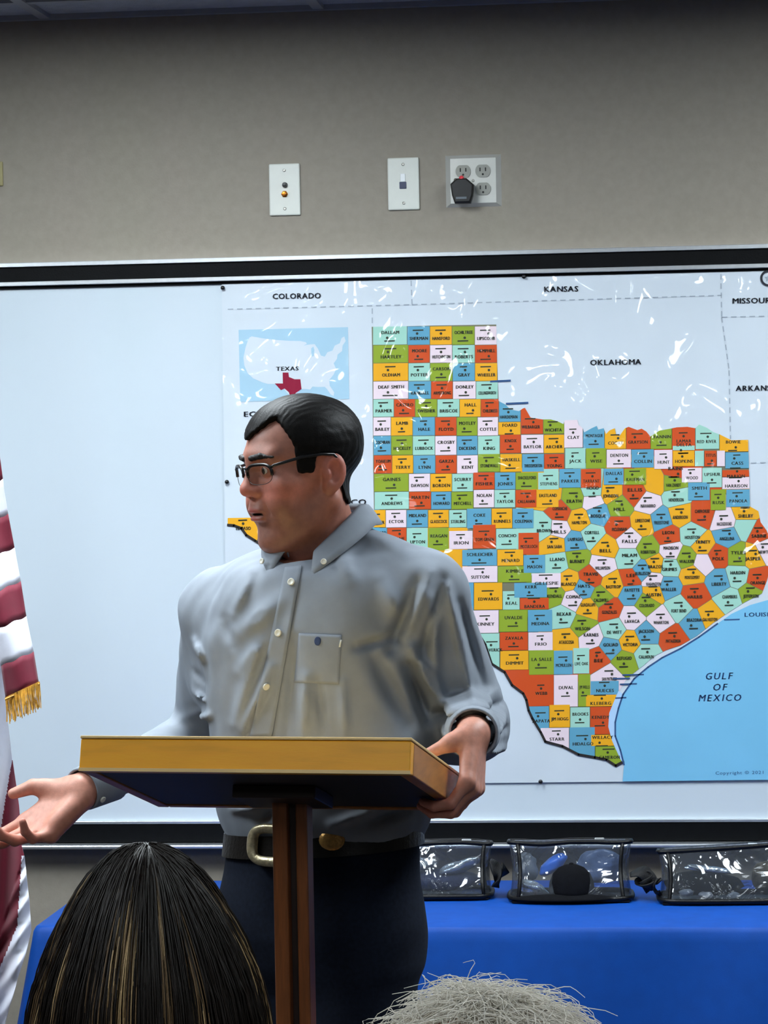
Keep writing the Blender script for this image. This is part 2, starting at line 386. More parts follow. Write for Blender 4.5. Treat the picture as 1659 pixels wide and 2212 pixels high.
tx_out = [(803, 706), (860, 705), (940, 703), (1010, 702), (1072, 701), (1074, 780), (1077, 866), (1092, 874), (1103, 885), (1121, 888), (1130, 882), (1134, 881), (1146, 902), (1172, 906), (1190, 906), (1204, 910), (1217, 916),
 (1220, 908), (1247, 907), (1250, 918), (1259, 925), (1262, 934), (1278, 925), (1289, 920), (1292, 928), (1304, 925), (1309, 938), (1316, 930), (1328, 925), (1331, 940), (1338, 942), (1350, 925), (1358, 922), (1377, 929), (1386, 926),
 (1396, 932), (1405, 943), (1425, 930), (1448, 926), (1462, 923), (1485, 922), (1502, 925), (1510, 917), (1527, 924), (1540, 933), (1556, 939), (1580, 951), (1616, 950), (1618, 1020), (1620, 1094), (1638, 1104), (1643, 1128), (1656, 1146),
 (1668, 1178), (1664, 1228), (1656, 1256), (1646, 1282), (1610, 1300), (1575, 1322), (1540, 1346), (1505, 1374), (1470, 1394), (1440, 1404), (1412, 1418), (1392, 1436), (1366, 1456), (1350, 1472), (1338, 1492), (1328, 1512), (1318, 1540), (1316, 1570), (1324, 1598),
 (1334, 1618), (1347, 1645), (1330, 1654), (1310, 1641), (1285, 1636), (1250, 1630), (1215, 1612), (1178, 1602), (1168, 1582), (1150, 1552), (1142, 1535), (1137, 1512), (1130, 1498), (1106, 1480), (1090, 1452), (1062, 1434),
 (1048, 1392), (1032, 1366), (1012, 1346), (985, 1336), (950, 1345), (915, 1375), (895, 1420), (850, 1448), (800, 1420), (765, 1372), (700, 1335), (650, 1265), (600, 1200), (551, 1168), (532, 1156), (521, 1141), (505, 1135), (492, 1134), (492, 1119), (560, 1118), (700, 1115), (808, 1112), (806, 1000), (805, 850)]
Z2 = lambda x, y: (780 + x / 3.770, 680 + y / 3.770)
Z3 = lambda x, y: (1180 + x / 3.463, 880 + y / 3.463)
Z4 = lambda x, y: (780 + x / 3.770, 1080 + y / 3.770)
Z5 = lambda x, y: (1040 + x / 3.770, 1280 + y / 3.770)
cells = []                                     # (x0,y0,x1,y1,colour,name) in photo pixels
def row(Z, y0, y1, xs_, cols, names):
    for k, (c, n) in enumerate(zip(cols, names.split(','))):
        a = Z(xs_[k], y0); b = Z(xs_[k + 1], y1); cells.append((a[0], a[1], b[0], b[1], c, n))
row(Z2, 92, 245, [95, 375, 560, 740, 925, 1106], 'mbygp', 'DALLAM,SHERMAN,HANSFORD,OCHILTREE,LIPSCOMB')
row(Z2, 245, 392, [98, 385, 560, 742, 927, 1108], 'grpmr', 'HARTLEY,MOORE,HUTCHINSON,ROBERTS,HEMPHILL')
row(Z2, 392, 540, [98, 385, 562, 745, 927, 1110], 'ymgby', 'OLDHAM,POTTER,CARSON,GRAY,WHEELER')
row(Z2, 540, 686, [98, 385, 570, 747, 935, 1115], 'pbrpm', 'DEAF SMITH,RANDALL,ARMSTRONG,DONLEY,COLLINGSWORTH')
row(Z2, 686, 832, [98, 267, 440, 620, 802, 975, 1122], 'mrgmyr', 'PARMER,CASTRO,SWISHER,BRISCOE,HALL,CHILDRESS')
row(Z2, 832, 985, [98, 243, 420, 602, 778, 948, 1117], 'pybrgp', 'BAILEY,LAMB,HALE,FLOYD,MOTLEY,COTTLE')
row(Z2, 690, 872, [1122, 1300], 'b', 'HARDEMAN'); row(Z2, 872, 978, [1117, 1300], 'y', 'FOARD')
row(Z2, 740, 972, [1300, 1483], 'r', 'WILBARGER'); row(Z2, 830, 970, [1483, 1655], 'g', 'WICHITA')
row(Z2, 985, 1143, [100, 245, 420, 602, 778, 950, 1130], 'bgmpbm', 'COCHRAN,HOCKLEY,LUBBOCK,CROSBY,DICKENS,KING')
row(Z2, 975, 1128, [1130, 1302, 1487, 1655], 'rpy', 'KNOX,BAYLOR,ARCHER')
row(Z2, 1143, 1293, [103, 252, 425, 605, 780, 952], 'ryrbp'.replace('rb', 'br'), 'YOAKUM,TERRY,LYNN,GARZA,KENT')
row(Z2, 1132, 1280, [952, 1132, 1310, 1490, 1655], 'gybr', 'STONEWALL,HASKELL,THROCKMORTON,YOUNG')
row(Z2, 1293, 1440, [105, 388, 563, 740, 913], 'gpym', 'GAINES,DAWSON,BORDEN,SCURRY'); row(Z2, 1282, 1424, [913, 1088, 1258, 1440, 1612], 'rbgm', 'FISHER,JONES,SHACKELFORD,STEPHENS')
row(Z2, 1440, 1585, [108, 390, 570, 735, 915], 'mrbg', 'ANDREWS,MARTIN,HOWARD,MITCHELL'); row(Z2, 1424, 1570, [915, 1085, 1256, 1430, 1610], 'pmry', 'NOLAN,TAYLOR,CALLAHAN,EASTLAND')
row(Z4, 80, 225, [15, 200, 370, 545, 715, 860], 'ypbym', 'WINKLER,ECTOR,MIDLAND,GLASSCOCK,STERLING'); row(Z4, 68, 232, [860, 1062, 1232, 1406], 'byb', 'COKE,RUNNELS,COLEMAN')
row(Z4, 225, 360, [110, 212, 370], 'br', 'WARD,CRANE'); row(Z4, 225, 412, [370, 545, 715], 'mg', 'UPTON,REAGAN'); row(Z4, 250, 402, [715, 910], 'p', 'IRION'); row(Z4, 200, 396, [910, 1098], 'r', 'TOM GREEN')
row(Z4, 232, 402, [1098, 1280], 'm', 'CONCHO'); row(Z4, 265, 446, [1280, 1450], 'r', 'MCCULLOCH')
row(Z4, 412, 672, [540, 822], 'y', 'CROCKETT'); row(Z4, 402, 537, [822, 1108, 1322], 'by', 'SCHLEICHER,MENARD'); row(Z4, 537, 672, [822, 1112, 1388], 'pg', 'SUTTON,KIMBLE')
row(Z4, 446, 595, [1322, 1500], 'b', 'MASON'); row(Z4, 595, 715, [1388, 1628], 'p', 'GILLESPIE')
row(Z4, 672, 1040, [640, 918], 'b', 'VAL VERDE'); row(Z4, 672, 895, [918, 1152], 'y', 'EDWARDS'); row(Z4, 740, 895, [1152, 1292], 'm', 'REAL'); row(Z4, 672, 796, [1245, 1515], 'b', 'KERR'); row(Z4, 796, 892, [1292, 1530], 'r', 'BANDERA')
row(Z4, 897, 1085, [890, 1122], 'p', 'KINNEY'); row(Z4, 893, 1075, [1122, 1357, 1558], 'gb', 'UVALDE,MEDINA')
row(Z4, 1085, 1385, [930, 1128], 'm', 'MAVERICK'); row(Z4, 1075, 1226, [1128, 1360, 1562], 'rp', 'ZAVALA,FRIO'); row(Z4, 1226, 1384, [1132, 1365], 'y', 'DIMMIT'); row(Z4, 1222, 1425, [1365, 1572], 'g', 'LA SALLE')
row(Z5, 628, 925, [100, 390], 'r', ''); row(Z5, 670, 925, [388, 588], 'r', 'WEBB'); row(Z5, 668, 932, [588, 787], 'p', 'DUVAL'); row(Z5, 470, 668, [588, 745], 'b', 'MCMULLEN'); row(Z5, 450, 662, [745, 880], 'm', 'LIVE OAK')
row(Z5, 662, 930, [787, 888], 'g', 'JIM WELLS'); row(Z5, 718, 832, [888, 1120], 'b', 'NUECES'); row(Z5, 832, 928, [850, 1100], 'y', 'KLEBERG'); row(Z5, 928, 1156, [884, 1065], 'r', 'KENEDY')
row(Z5, 925, 1160, [370, 552], 'b', 'ZAPATA'); row(Z5, 912, 1100, [552, 722], 'y', 'JIM HOGG'); row(Z5, 932, 1100, [722, 884], 'm', 'BROOKS'); row(Z5, 1100, 1290, [480, 715], 'p', 'STARR'); row(Z5, 1095, 1340, [715, 925], 'b', 'HIDALGO')
row(Z5, 1156, 1250, [892, 1110], 'y', 'WILLACY'); row(Z5, 1250, 1420, [925, 1160], 'g', 'CAMERON')
row(Z3, 80, 303, [133, 275], 'p', 'CLAY'); row(Z3, 120, 313, [275, 436, 598, 780, 940, 1115, 1295], 'byrgrm', 'MONTAGUE,COOKE,GRAYSON,FANNIN,LAMAR,RED RIVER'); row(Z3, 190, 332, [1295, 1520], 'y', 'BOWIE')
row(Z3, 303, 458, [140, 295, 450], 'mg', 'JACK,WISE'); row(Z3, 313, 452, [450, 636, 806], 'pb', 'DENTON,COLLIN'); row(Z3, 316, 462, [806, 945], 'p', 'HUNT'); row(Z3, 285, 322, [945, 1112], 'm', 'DELTA'); row(Z3, 322, 442, [945, 1110], 'y', 'HOPKINS'); row(Z3, 322, 442, [1110, 1182, 1275, 1338], 'mrp', ',TITUS,'); row(Z3, 334, 458, [1338, 1520], 'b', 'CASS')
row(Z3, 458, 602, [-20, 95, 258, 412], 'mbr', ',PARKER,TARRANT'); row(Z3, 455, 580, [428, 580, 748], 'bg', 'DALLAS,KAUFMAN'); row(Z3, 450, 562, [1012, 1165], 'p', 'WOOD'); row(Z3, 450, 600, [1165, 1315], 'm', 'UPSHUR'); row(Z3, 466, 520, [1315, 1530], 'r', 'MARION'); row(Z3, 520, 612, [1315, 1524], 'p', 'HARRISON'); row(Z3, 560, 696, [1060, 1225], 'b', 'SMITH')
row(Z3, 612, 745, [1345, 1525], 'b', 'PANOLA'); row(Z3, 612, 770, [1228, 1345], 'g', 'RUSK')
seeds = []
def sd(Z, txt):
    for it in txt.split(';'):
        x, y, c, n = (it.strip().split(',') + [''])[:4]; p = Z(float(x), float(y)); seeds.append((p[0], p[1], c, n))
sd(Z3, '345,625,m,HOOD;205,680,g,ERATH;480,640,y,JOHNSON;660,640,r,ELLIS;810,560,y,;950,560,g,VAN ZANDT;965,480,r,RAINS;760,715,p,NAVARRO;970,670,m,HENDERSON;350,700,p,;385,790,b,BOSQUE;545,740,g,HILL;100,780,r,COMANCHE;20,660,y,;245,840,y,HAMILTON;340,960,m,CORYELL;90,910,p,MILLS;545,890,r,MCLENNAN;720,870,y,LIMESTONE;860,840,b,FREESTONE;1000,800,y,ANDERSON;1165,800,r,CHEROKEE;1330,850,p,NACOGDOCHES;1490,790,y,SHELBY;910,960,r,LEON;1090,950,m,HOUSTON;1350,960,b,ANGELINA;1490,890,m,;1590,940,r,SABINE;620,980,p,FALLS;215,1010,b,LAMPASAS;440,1050,y,BELL;60,1020,y,SAN SABA;80,1160,m,LLANO;230,1130,g,BURNET;420,1180,p,WILLIAMSON;620,1130,m,MILAM;760,1060,g,ROBERTSON;815,1170,y,BRAZOS;930,1075,p,MADISON;920,1190,m,GRIMES;1050,1130,g,WALKER;1170,1030,y,TRINITY;1285,1110,r,POLK;1170,1165,p,;1435,1110,g,TYLER;1545,1110,y,JASPER;1640,1060,p,NEWTON;330,1270,r,TRAVIS;720,1220,b,BURLESON;500,1320,y,BASTROP;630,1280,r,LEE;800,1300,p,WASHINGTON;165,1300,y,BLANCO;280,1360,b,HAYS;1090,1250,y,MONTGOMERY;1290,1300,b,LIBERTY;1430,1260,m,HARDIN;915,1340,b,WALLER;1110,1395,r,HARRIS;640,1390,b,FAYETTE;800,1380,y,AUSTIN;1530,1390,g,JEFFERSON;1370,1440,m,CHAMBERS;1580,1290,r,ORANGE;60,1390,g,KENDALL;200,1440,p,COMAL;410,1420,g,CALDWELL;750,1460,g,COLORADO;310,1500,y,GUADALUPE;470,1510,r,GONZALES;990,1500,m,FORT BEND')
sd(Z5, '670,200,m,BEXAR;690,380,y,ATASCOSA;820,270,g,WILSON;890,370,p,KARNES;1080,300,m,DE WITT;1225,210,p,LAVACA;1340,340,b,JACKSON;1460,220,p,WHARTON;1560,370,r,MATAGORDA;1050,450,b,GOLIAD;1210,400,y,VICTORIA;950,530,r,BEE;1160,560,g,REFUGIO;1340,500,m,CALHOUN;1040,680,p,SAN PATRICIO')
for x, y, c, n in ((1499, 1346, 'b', 'BRAZORIA'), (1533, 1332, 'y', 'GALVESTON'), (525, 1135, 'y', 'EL PASO'), (600, 1160, 'm', 'HUDSPETH'), (690, 1180, 'r', 'CULBERSON'), (680, 1270, 'g', 'JEFF DAVIS'), (760, 1160, 'b', 'REEVES'), (760, 1300, 'p', 'PRESIDIO'), (850, 1350, 'y', 'BREWSTER'), (830, 1240, 'm', 'PECOS'), (950, 1300, 'p', 'TERRELL'), (1175, 1140, 'm', 'BROWN'), (950, 1200, 'y', '')):
    seeds.append((x, y, c, n))
def halfclip(poly, n, d):                      # keep n.p <= d
    out = []
    for i in range(len(poly)):
        a, b = poly[i - 1], poly[i]; fa, fb = n[0] * a[0] + n[1] * a[1] - d, n[0] * b[0] + n[1] * b[1] - d
        if (fa <= 0) != (fb <= 0): t = fa / (fa - fb); out.append((a[0] + (b[0] - a[0]) * t, a[1] + (b[1] - a[1]) * t))
        if fb <= 0: out.append(b)
    return out
def clip_convex(subj, conv):
    A = sum(conv[i - 1][0] * conv[i][1] - conv[i][0] * conv[i - 1][1] for i in range(len(conv)))
    for i in range(len(conv)):
        a, b = conv[i - 1], conv[i]; n = (b[1] - a[1], a[0] - b[0])
        if A < 0: n = (-n[0], -n[1])
        subj = halfclip(subj, n, n[0] * a[0] + n[1] * a[1])
        if len(subj) < 3: return []
    return subj
cp = PrintL(); tx = PrintL()
cp.poly(tx_out, lineg, 0)
SP = np.array([[s_[0], s_[1]] for s_ in seeds])
for i, (x, y, c, n) in enumerate(seeds):
    cell = [(x - 60, y - 60), (x + 60, y - 60), (x + 60, y + 60), (x - 60, y + 60)]
    for j in np.argsort(((SP - SP[i]) ** 2).sum(1))[1:22]:
        d = SP[j] - SP[i]; L = np.linalg.norm(d); d = d / L; m_ = (SP[i] + SP[j]) / 2; cell = halfclip(cell, d, d @ m_ - .6)
        if len(cell) < 3: break
    if len(cell) >= 3: cp.poly(clip_convex(tx_out, cell), CC[c], 1)
cent = []
for k, (x0, y0, x1, y1, c, n) in enumerate(cells):
    s_ = -.015; f = lambda x, y: (x, y + s_ * (x - (x0 + x1) / 2)); g = .6
    if n == 'WEBB': g = 0
    pol = clip_convex(tx_out, [f(x0 + (g if g else -1.2), y0 + g), f(x1 - g, y0 + g), f(x1 - g, y1 - g), f(x0 + (g if g else -1.2), y1 - g)]); cp.poly(pol, CC[c], 2 + k * .013)
    ar = [(a_[0] * b_[1] - b_[0] * a_[1], a_[0] + b_[0], a_[1] + b_[1]) for a_, b_ in zip(pol, pol[1:] + pol[:1])]; A_ = sum(q[0] for q in ar) * 3 if pol else 0
    cent.append((sum(q[0] * q[1] for q in ar) / A_, sum(q[0] * q[2] for q in ar) / A_) if A_ else ((x0 + x1) / 2, (y0 + y1) / 2))
# county names, with a dot for the county town
for k, (n, cx, cy, ww) in enumerate([(c_[5], e_[0], e_[1], min(c_[2] - c_[0], 70)) for c_, e_ in zip(cells, cent)] + [(s_[3], s_[0], s_[1], 40) for s_ in seeds]):
    if not n or not (800 < cx < 1655 or cx < 560): continue
    wd = min(ww * .8, 6.4 * len(n)); lo_ = 6 if k % 3 else -7
    ptext(tx, n, cx, cy + lo_, wd, 7.2, inkc, 4, bold=.9)
    q = [(cx + 3 * math.cos(a) + (k % 5 - 2) * 3, cy - lo_ * .7 + 3 * math.sin(a)) for a in np.linspace(0, 2 * math.pi, 7)[:-1]]; tx.poly(q, inkc, 4)
    tx.line([(cx - wd * .3, cy - lo_ * .7 + (7 if lo_ < 0 else -7)), (cx + wd * .25, cy - lo_ * .7 + (7 if lo_ < 0 else -7) - .5)], 2.6, inkc, 4)
cp.line(tx_out[tx_out.index((1347, 1645)):tx_out.index((492, 1134)) + 1], 5.5, dark, 4)
cp.out('county_print')
sea = PrintL()
sp = [(MRX, 1262), (1659, 1296), (1620, 1307), (1580, 1326), (1550, 1347), (1510, 1376), (1470, 1401), (1430, 1421), (1400, 1441), (1370, 1466), (1346, 1500), (1336, 1530), (1329, 1560), (1329, 1590), (1340, 1620), (1348, 1652), (1345, 1688), (MRX, 1683)]
sea.poly(sp, seam, 4); sea.line(sp[4:16], 3.5, inkb, 5)
sh = [(1316, 1540), (1314, 1570), (1322, 1600), (1340, 1640), (1348, 1652), (1340, 1620), (1329, 1590), (1329, 1560), (1336, 1530), (1346, 1500), (1336, 1492)]
sea.poly(sh, shore, 4)
for x0, x1, y in ((1325, 1360, 1466), (1345, 1390, 1458), (1340, 1375, 1478), (1565, 1597, 1339), (1330, 1352, 1508)): sea.line([(x0, y), (x1, y - 1)], 3, inkb, 5)
sea.out('sea_print')
ins = PrintL()
Zi = lambda x, y: (470 + x / 4.1475, 580 + y / 4.1475)
ins.poly([Zi(188, 550), Zi(1168, 525), Zi(1180, 1168), Zi(203, 1195)], insetb, 1)
usa = '305,608 400,625 520,640 640,648 740,650 790,660 800,675 770,690 830,680 870,678 900,720 925,780 960,790 985,750 1030,735 1050,690 1095,670 1110,625 1135,608 1148,650 1120,690 1115,740 1075,770 1070,810 1040,850 1062,900 1040,950 1000,1000 1005,1050 1045,1110 1040,1142 1015,1130 980,1080 960,1060 900,1062 850,1058 830,1085 790,1080 750,1080 690,1130 665,1160 640,1130 600,1085 560,1080 520,1035 450,1035 400,1020 320,985 270,940 240,870 232,800 250,710 270,650 285,620'
ins.poly([Zi(*map(float, p.split(','))) for p in usa.split()], paper, 2)
ins.poly([Zi(*p) for p in ((838, 715), (858, 700), (868, 730), (860, 785), (842, 788))], insetb, 3)
ins.poly([Zi(*map(float, p.split(','))) for p in '583,932 635,932 640,972 690,992 742,992 752,1080 700,1115 680,1160 655,1162 640,1110 600,1075 568,1090 512,1030 585,1030'.split()], maroon, 3)
ins.out('inset_print')
for args in (('COLORADO', 640, 639, 104, 12), ('KANSAS', 1211, 624, 74, 12), ('OKLAHOMA', 1329, 782, 110, 12), ('MISSOURI', 1625, 649, 88, 12), ('ARKANSAS', 1638, 838, 98, 12), ('NEW MEXICO', 716, 1085, 148, 12), ('TEXAS', 620, 796, 48, 9), ('EC', 538, 894, 26, 11)):
    ptext(tx, *args, ink, 4, bold=1.2)
for t_, x, y, w_ in (('GULF', 1551, 1460, 58), ('OF', 1553, 1484, 30), ('MEXICO', 1553, 1507, 92)): ptext(tx, t_, x, y, w_, 15, inkb, 5, ital=.2, space=.2, bold=1.2)
ptext(tx, 'LOUISIANA', 1652, 1327, 90, 9, inkb, 5, bold=1); ptext(tx, 'Copyright © 2021', 1597, 1669, 104, 7, inkb, 5)
for p, q in (((1060, 824), (1102, 822)), ((1094, 872), (1140, 870))): tx.line([p, q], 4, inkb, 4)
for pts in ([(492, 668), (890, 658), (1558, 638)], [(888, 606), (890, 658)], [(804, 666), (804, 704)], [(1557, 592), (1559, 685), (1575, 800), (1578, 948)], [(1559, 685), (MRX - 8, 680)], [(1622, 1000), (MRX - 8, 996)]): tx.line(pts, 2.2, greyl, 2, dash=(12, 8))
cx, cy = 1660, 601
for a in range(28):
    p0, p1 = 2 * math.pi * a / 28, 2 * math.pi * (a + 1) / 28
    tx.poly([(cx + r_ * math.cos(t), cy + r_ * math.sin(t)) for r_, t in ((18, p0), (18, p1), (13, p1), (13, p0))], ink, 4)
tx.poly([(cx + (9 if k % 2 == 0 else 4) * math.sin(math.pi * k / 5), cy - (9 if k % 2 == 0 else 4) * math.cos(math.pi * k / 5)) for k in range(10)], greyl, 4)
tx.out('lettering')
pin_m = mat('pin_black', (12, 12, 14), .35, noise=(50, .1))
for px, py, lab in ((482, 622, 'small black push pin at the top corner of the map'), (1132, 598, 'small black push pin in the top edge of the map under the board rail'), (491, 1041, 'small black push pin halfway down the side edge of the map'), (1168, 1688, 'small black push pin in the bottom edge of the map')):
    c = wp(px, py, MAPO + .001); o = MB().lathe([(.0009, .002), (.0009, -.003), (.0042, -.0035), (.0048, -.006), (.0034, -.0085)], 12, 'y').obj('push_pin', pin_m, None, c, smooth=True); tag(o, lab, 'push pin')

# ================================================================== WALL PLATES
ivory = mat('plate_plastic', (214, 216, 208), .4, noise=(40, .02)); screw_m = mat('screw_metal', (170, 168, 160), .35, metal=.8, noise=(60, .1)); brass = mat('brass', (212, 130, 40), .3, metal=.7, noise=(60, .1))
black_p = mat('black_plastic', (16, 16, 18), .4, noise=(60, .15)); navy_p = mat('navy_plastic', (34, 44, 80), .4, noise=(60, .1)); whitep = mat('white_plastic', (235, 238, 240), .35, noise=(60, .03)); chrome = mat('polished_steel', (214, 214, 214), .16, metal=1., noise=(14, .04), bump=(30, .06, .001)); grey_p = mat('grey_plastic', (150, 150, 142), .45, noise=(50, .06)); dark_slot = mat('dark_slot', (30, 28, 26), .6, noise=(50, .1))
redled = mat('red_marker', (220, 60, 70), .4, noise=(60, .2))
def plate(px0, py0, px1, py1, name, label):
    c = (wp(px0, py0) + wp(px1, py1)) / 2; t = empty(name, c); w_ = abs(wp(px1, py0)[0] - wp(px0, py0)[0]) / 2; h_ = abs(wp(px0, py0)[2] - wp(px0, py1)[2]) / 2
    tag(t, label, 'wall plate'); return t, c, w_, h_
def screw(t, x, z, y=-.0065): MB().lathe([(.0032, 0), (.0032, -.0012), (.002, -.0018)], 12, 'y', (x, y, z)).obj('screw', screw_m, t)
t, c, w_, h_ = plate(582, 354, 649, 466, 'cable_plate', 'ivory wall plate with a black and an orange round socket')
MB().box((-w_, -.0065, -h_), (w_, 0, h_), .0028).obj('cover', ivory, t); screw(t, 0, h_ * .74); screw(t, 0, -h_ * .74)
MB().lathe([(.0062, .002), (.0062, -.003), (.0048, -.010), (.002, -.0105)], 14, 'y', (.001, -.006, .010)).obj('black_socket', black_p, t)
MB().lathe([(.0075, .002), (.0075, -.002), (.005, -.003), (.0046, -.012), (.0015, -.0125)], 6, 'y', (.0, -.006, -.010)).obj('orange_socket', brass, t)
t, c, w_, h_ = plate(838, 341, 906, 454, 'data_plate', 'ivory wall plate with one small white and navy data socket')
MB().box((-w_, -.0065, -h_), (w_, 0, h_), .0028).obj('cover', ivory, t); screw(t, 0, h_ * .74); screw(t, 0, -h_ * .74)
MB().box((-.0065, -.0085, .004), (.0045, -.005, .022), .001).obj('white_tab', whitep, t); MB().box((-.0085, -.0085, -.011), (.0065, -.005, .004), .001).obj('navy_socket', navy_p, t)
t, c, w_, h_ = plate(963, 335, 1083, 447, 'outlet_plate', 'polished steel plate with four grey power outlets')
mb = MB(); d_ = .011
mb.add([(-w_, 0, -h_), (w_, 0, -h_), (w_, 0, h_), (-w_, 0, h_), (-w_ + d_, -.010, -h_ + d_ * .7), (w_ - d_, -.010, -h_ + d_ * .7), (w_ - d_, -.010, h_ - d_ * .7), (-w_ + d_, -.010, h_ - d_ * .7)], [(0, 1, 5, 4), (1, 2, 6, 5), (2, 3, 7, 6), (3, 0, 4, 7), (4, 5, 6, 7), (3, 2, 1, 0)])
mb.obj('cover', mat('brushed_steel', (196, 196, 190), .42, metal=.35, noise=(14, .05)), t)
for sx in (-1, 1):
    for sz in (-1, 1):
        q = np.array([sx * .0215, -.0098, sz * .0195 + .001]); m_ = MB()
        pr = [(math.cos(a) * .0165, max(-.0135, min(.0135, math.sin(a) * .0165))) for a in np.linspace(0, 2 * math.pi, 25)[:-1]]
        m_.add([(q[0] + a, q[1] + (.001 if k == 0 else -.0028), q[2] + b) for k in (0, 1) for a, b in pr], [tuple(range(24, 48))] + [(i, (i + 1) % 24, 24 + (i + 1) % 24, 24 + i) for i in range(24)])
        f_ = m_.obj('outlet_face', grey_p, t)
        for dx in (-.006, .006): MB().box(q + np.array([dx - .0013, -.0034, -.001]), q + np.array([dx + .0013, -.002, .007])).obj('slot', dark_slot, f_)
        MB().lathe([(.0024, -.0018), (.0024, -.0034)], 10, 'y', q + np.array([0, 0, -.0075])).obj('ground_hole', dark_slot, f_)
screw(t, 0, 0, -.0095)
q = c + np.array([-.0225, -.0135, -.021]); a_ = empty('power_adapter', q); tag(a_, 'chunky black power adapter plugged into the steel outlet plate', 'power adapter')
hexp = [(-.025, .012), (-.012, .024), (.010, .024), (.0255, .010), (.0235, -.014), (.018, -.030), (-.016, -.030), (-.022, -.012)]
m_ = MB(); nn = len(hexp); m_.add([(x * s_, y, z * s_) for y, s_ in ((0, .94), (-.006, 1), (-.026, 1), (-.031, .86)) for x, z in hexp], [(k * nn + i, k * nn + (i + 1) % nn, (k + 1) * nn + (i + 1) % nn, (k + 1) * nn + i) for k in range(3) for i in range(nn)] + [tuple(range(nn)), tuple(range(3 * nn, 4 * nn))]); m_.obj('body', black_p, a_)
MB().box((-.013, -.0318, -.021), (.010, -.030, -.0165)).obj('light_stripe', mat('adapter_strip', (92, 100, 108), .4, noise=(50, .1)), a_); MB().sphere((-.001, -.02, .024), (.006, .008, .0065)).obj('red_marker', redled, a_)
MB().sphere((-.014, -.02, .021), (.004, .008, .004)).obj('grey_marker', mat('adapter_grey', (110, 108, 96), .5, noise=(50, .1)), a_)
c = wp(-8, 376); o = MB().box((-.016, -.006, -.027), (.016, 0, .027), .002).obj('small_wall_plate', mat('dull_gold', (150, 140, 96), .5, noise=(40, .15)), None, c); tag(o, 'small dull gold wall plate on the painted wall high above the flag', 'wall plate')

# ================================================================== TABLE WITH BLUE CLOTH
TX0, TX1, TY0, TY1, TZ = -.62, 1.30, -.745, -.165, .745
tb = empty('folding_table', ((TX0 + TX1) / 2, (TY0 + TY1) / 2, 0)); tag(tb, 'long folding table hidden under the blue cloth', 'table')
legm = mat('grey_steel', (110, 112, 116), .4, metal=.7, noise=(30, .1)); hx, hy = (TX1 - TX0) / 2, (TY1 - TY0) / 2
MB().box((-hx + .01, -hy + .01, TZ - .04), (hx - .01, hy - .01, TZ - .006), .004).obj('table_top', mat('table_laminate', (150, 140, 125), .5, noise=(12, .08)), tb)
for sx in (-1, 1):
    for sy in (-1, 1): MB().tube([(sx * (hx - .2), sy * (hy - .08), TZ - .04), (sx * (hx - .2), sy * (hy - .08), 0)], .014, 10).obj('leg', legm, tb)
    MB().tube([(sx * (hx - .2), -hy + .08, .12), (sx * (hx - .2), hy - .08, .12)], .010, 8).obj('brace', legm, tb)
def cloth():
    per = []; n1, n2 = 120, 40
    for i in range(n1): per.append((TX0 + (TX1 - TX0) * i / n1, TY0, 0, -1))
    for i in range(n2): per.append((TX1, TY0 + (TY1 - TY0) * i / n2, 1, 0))
    for i in range(n1): per.append((TX1 - (TX1 - TX0) * i / n1, TY1, 0, 1))
    for i in range(n2): per.append((TX0, TY1 - (TY1 - TY0) * i / n2, -1, 0))
    n = len(per); V = []; c0 = np.array([(TX0 + TX1) / 2, (TY0 + TY1) / 2, 0])
    zs = [0, .004, .012, .03, .06, .1, .16, .24, .32, .42, .52, .62, .72]
    for k, dz in enumerate(zs):
        t = dz / .72
        for i, (x, y, nx, ny) in enumerate(per):
            s_ = i / n * 2 * math.pi; cd = min(abs(x - TX0), abs(x - TX1)) + min(abs(y - TY0), abs(y - TY1))
            wv = .5 + .5 * math.sin(x * 11 + y * 9 + 1.6 * math.sin(x * 4 + 3) + t * 1.2); back = 0.35 if ny > 0 else 1.
            flare = .075 * math.exp(-(cd / .12) ** 2) * (0.3 if ny > 0 else 1)
            o = min(.006, dz * .8) + (.045 * wv * t ** .8 + .02 * t + flare * t) * back
            cx_ = .5 if cd < .05 else 0
            ox = nx + (cx_ * (1 if x > 0.3 else -1) if ny else 0); oy = ny + (cx_ * (1 if y > -.45 else -1) if nx else 0)
            V.append((x + ox * o - c0[0], y + oy * o - c0[1], TZ - dz + .0 - (0 if k else 0)))
    Fc = [(k * n + (i + 1) % n, k * n + i, (k + 1) * n + i, (k + 1) * n + (i + 1) % n) for k in range(len(zs) - 1) for i in range(n)] + [tuple(range(n))]
    return V, Fc, c0
V, Fc, c0 = cloth()
blue = mat('blue_cloth', (0, 68, 156), .6, noise=(26, .08), bump=(700, .25, .0006), spec=.3)
tc_ = pyd('tablecloth', V, Fc, blue, None, c0, smooth=True); tag(tc_, 'royal blue cloth draped over the long table under the white board', 'tablecloth')

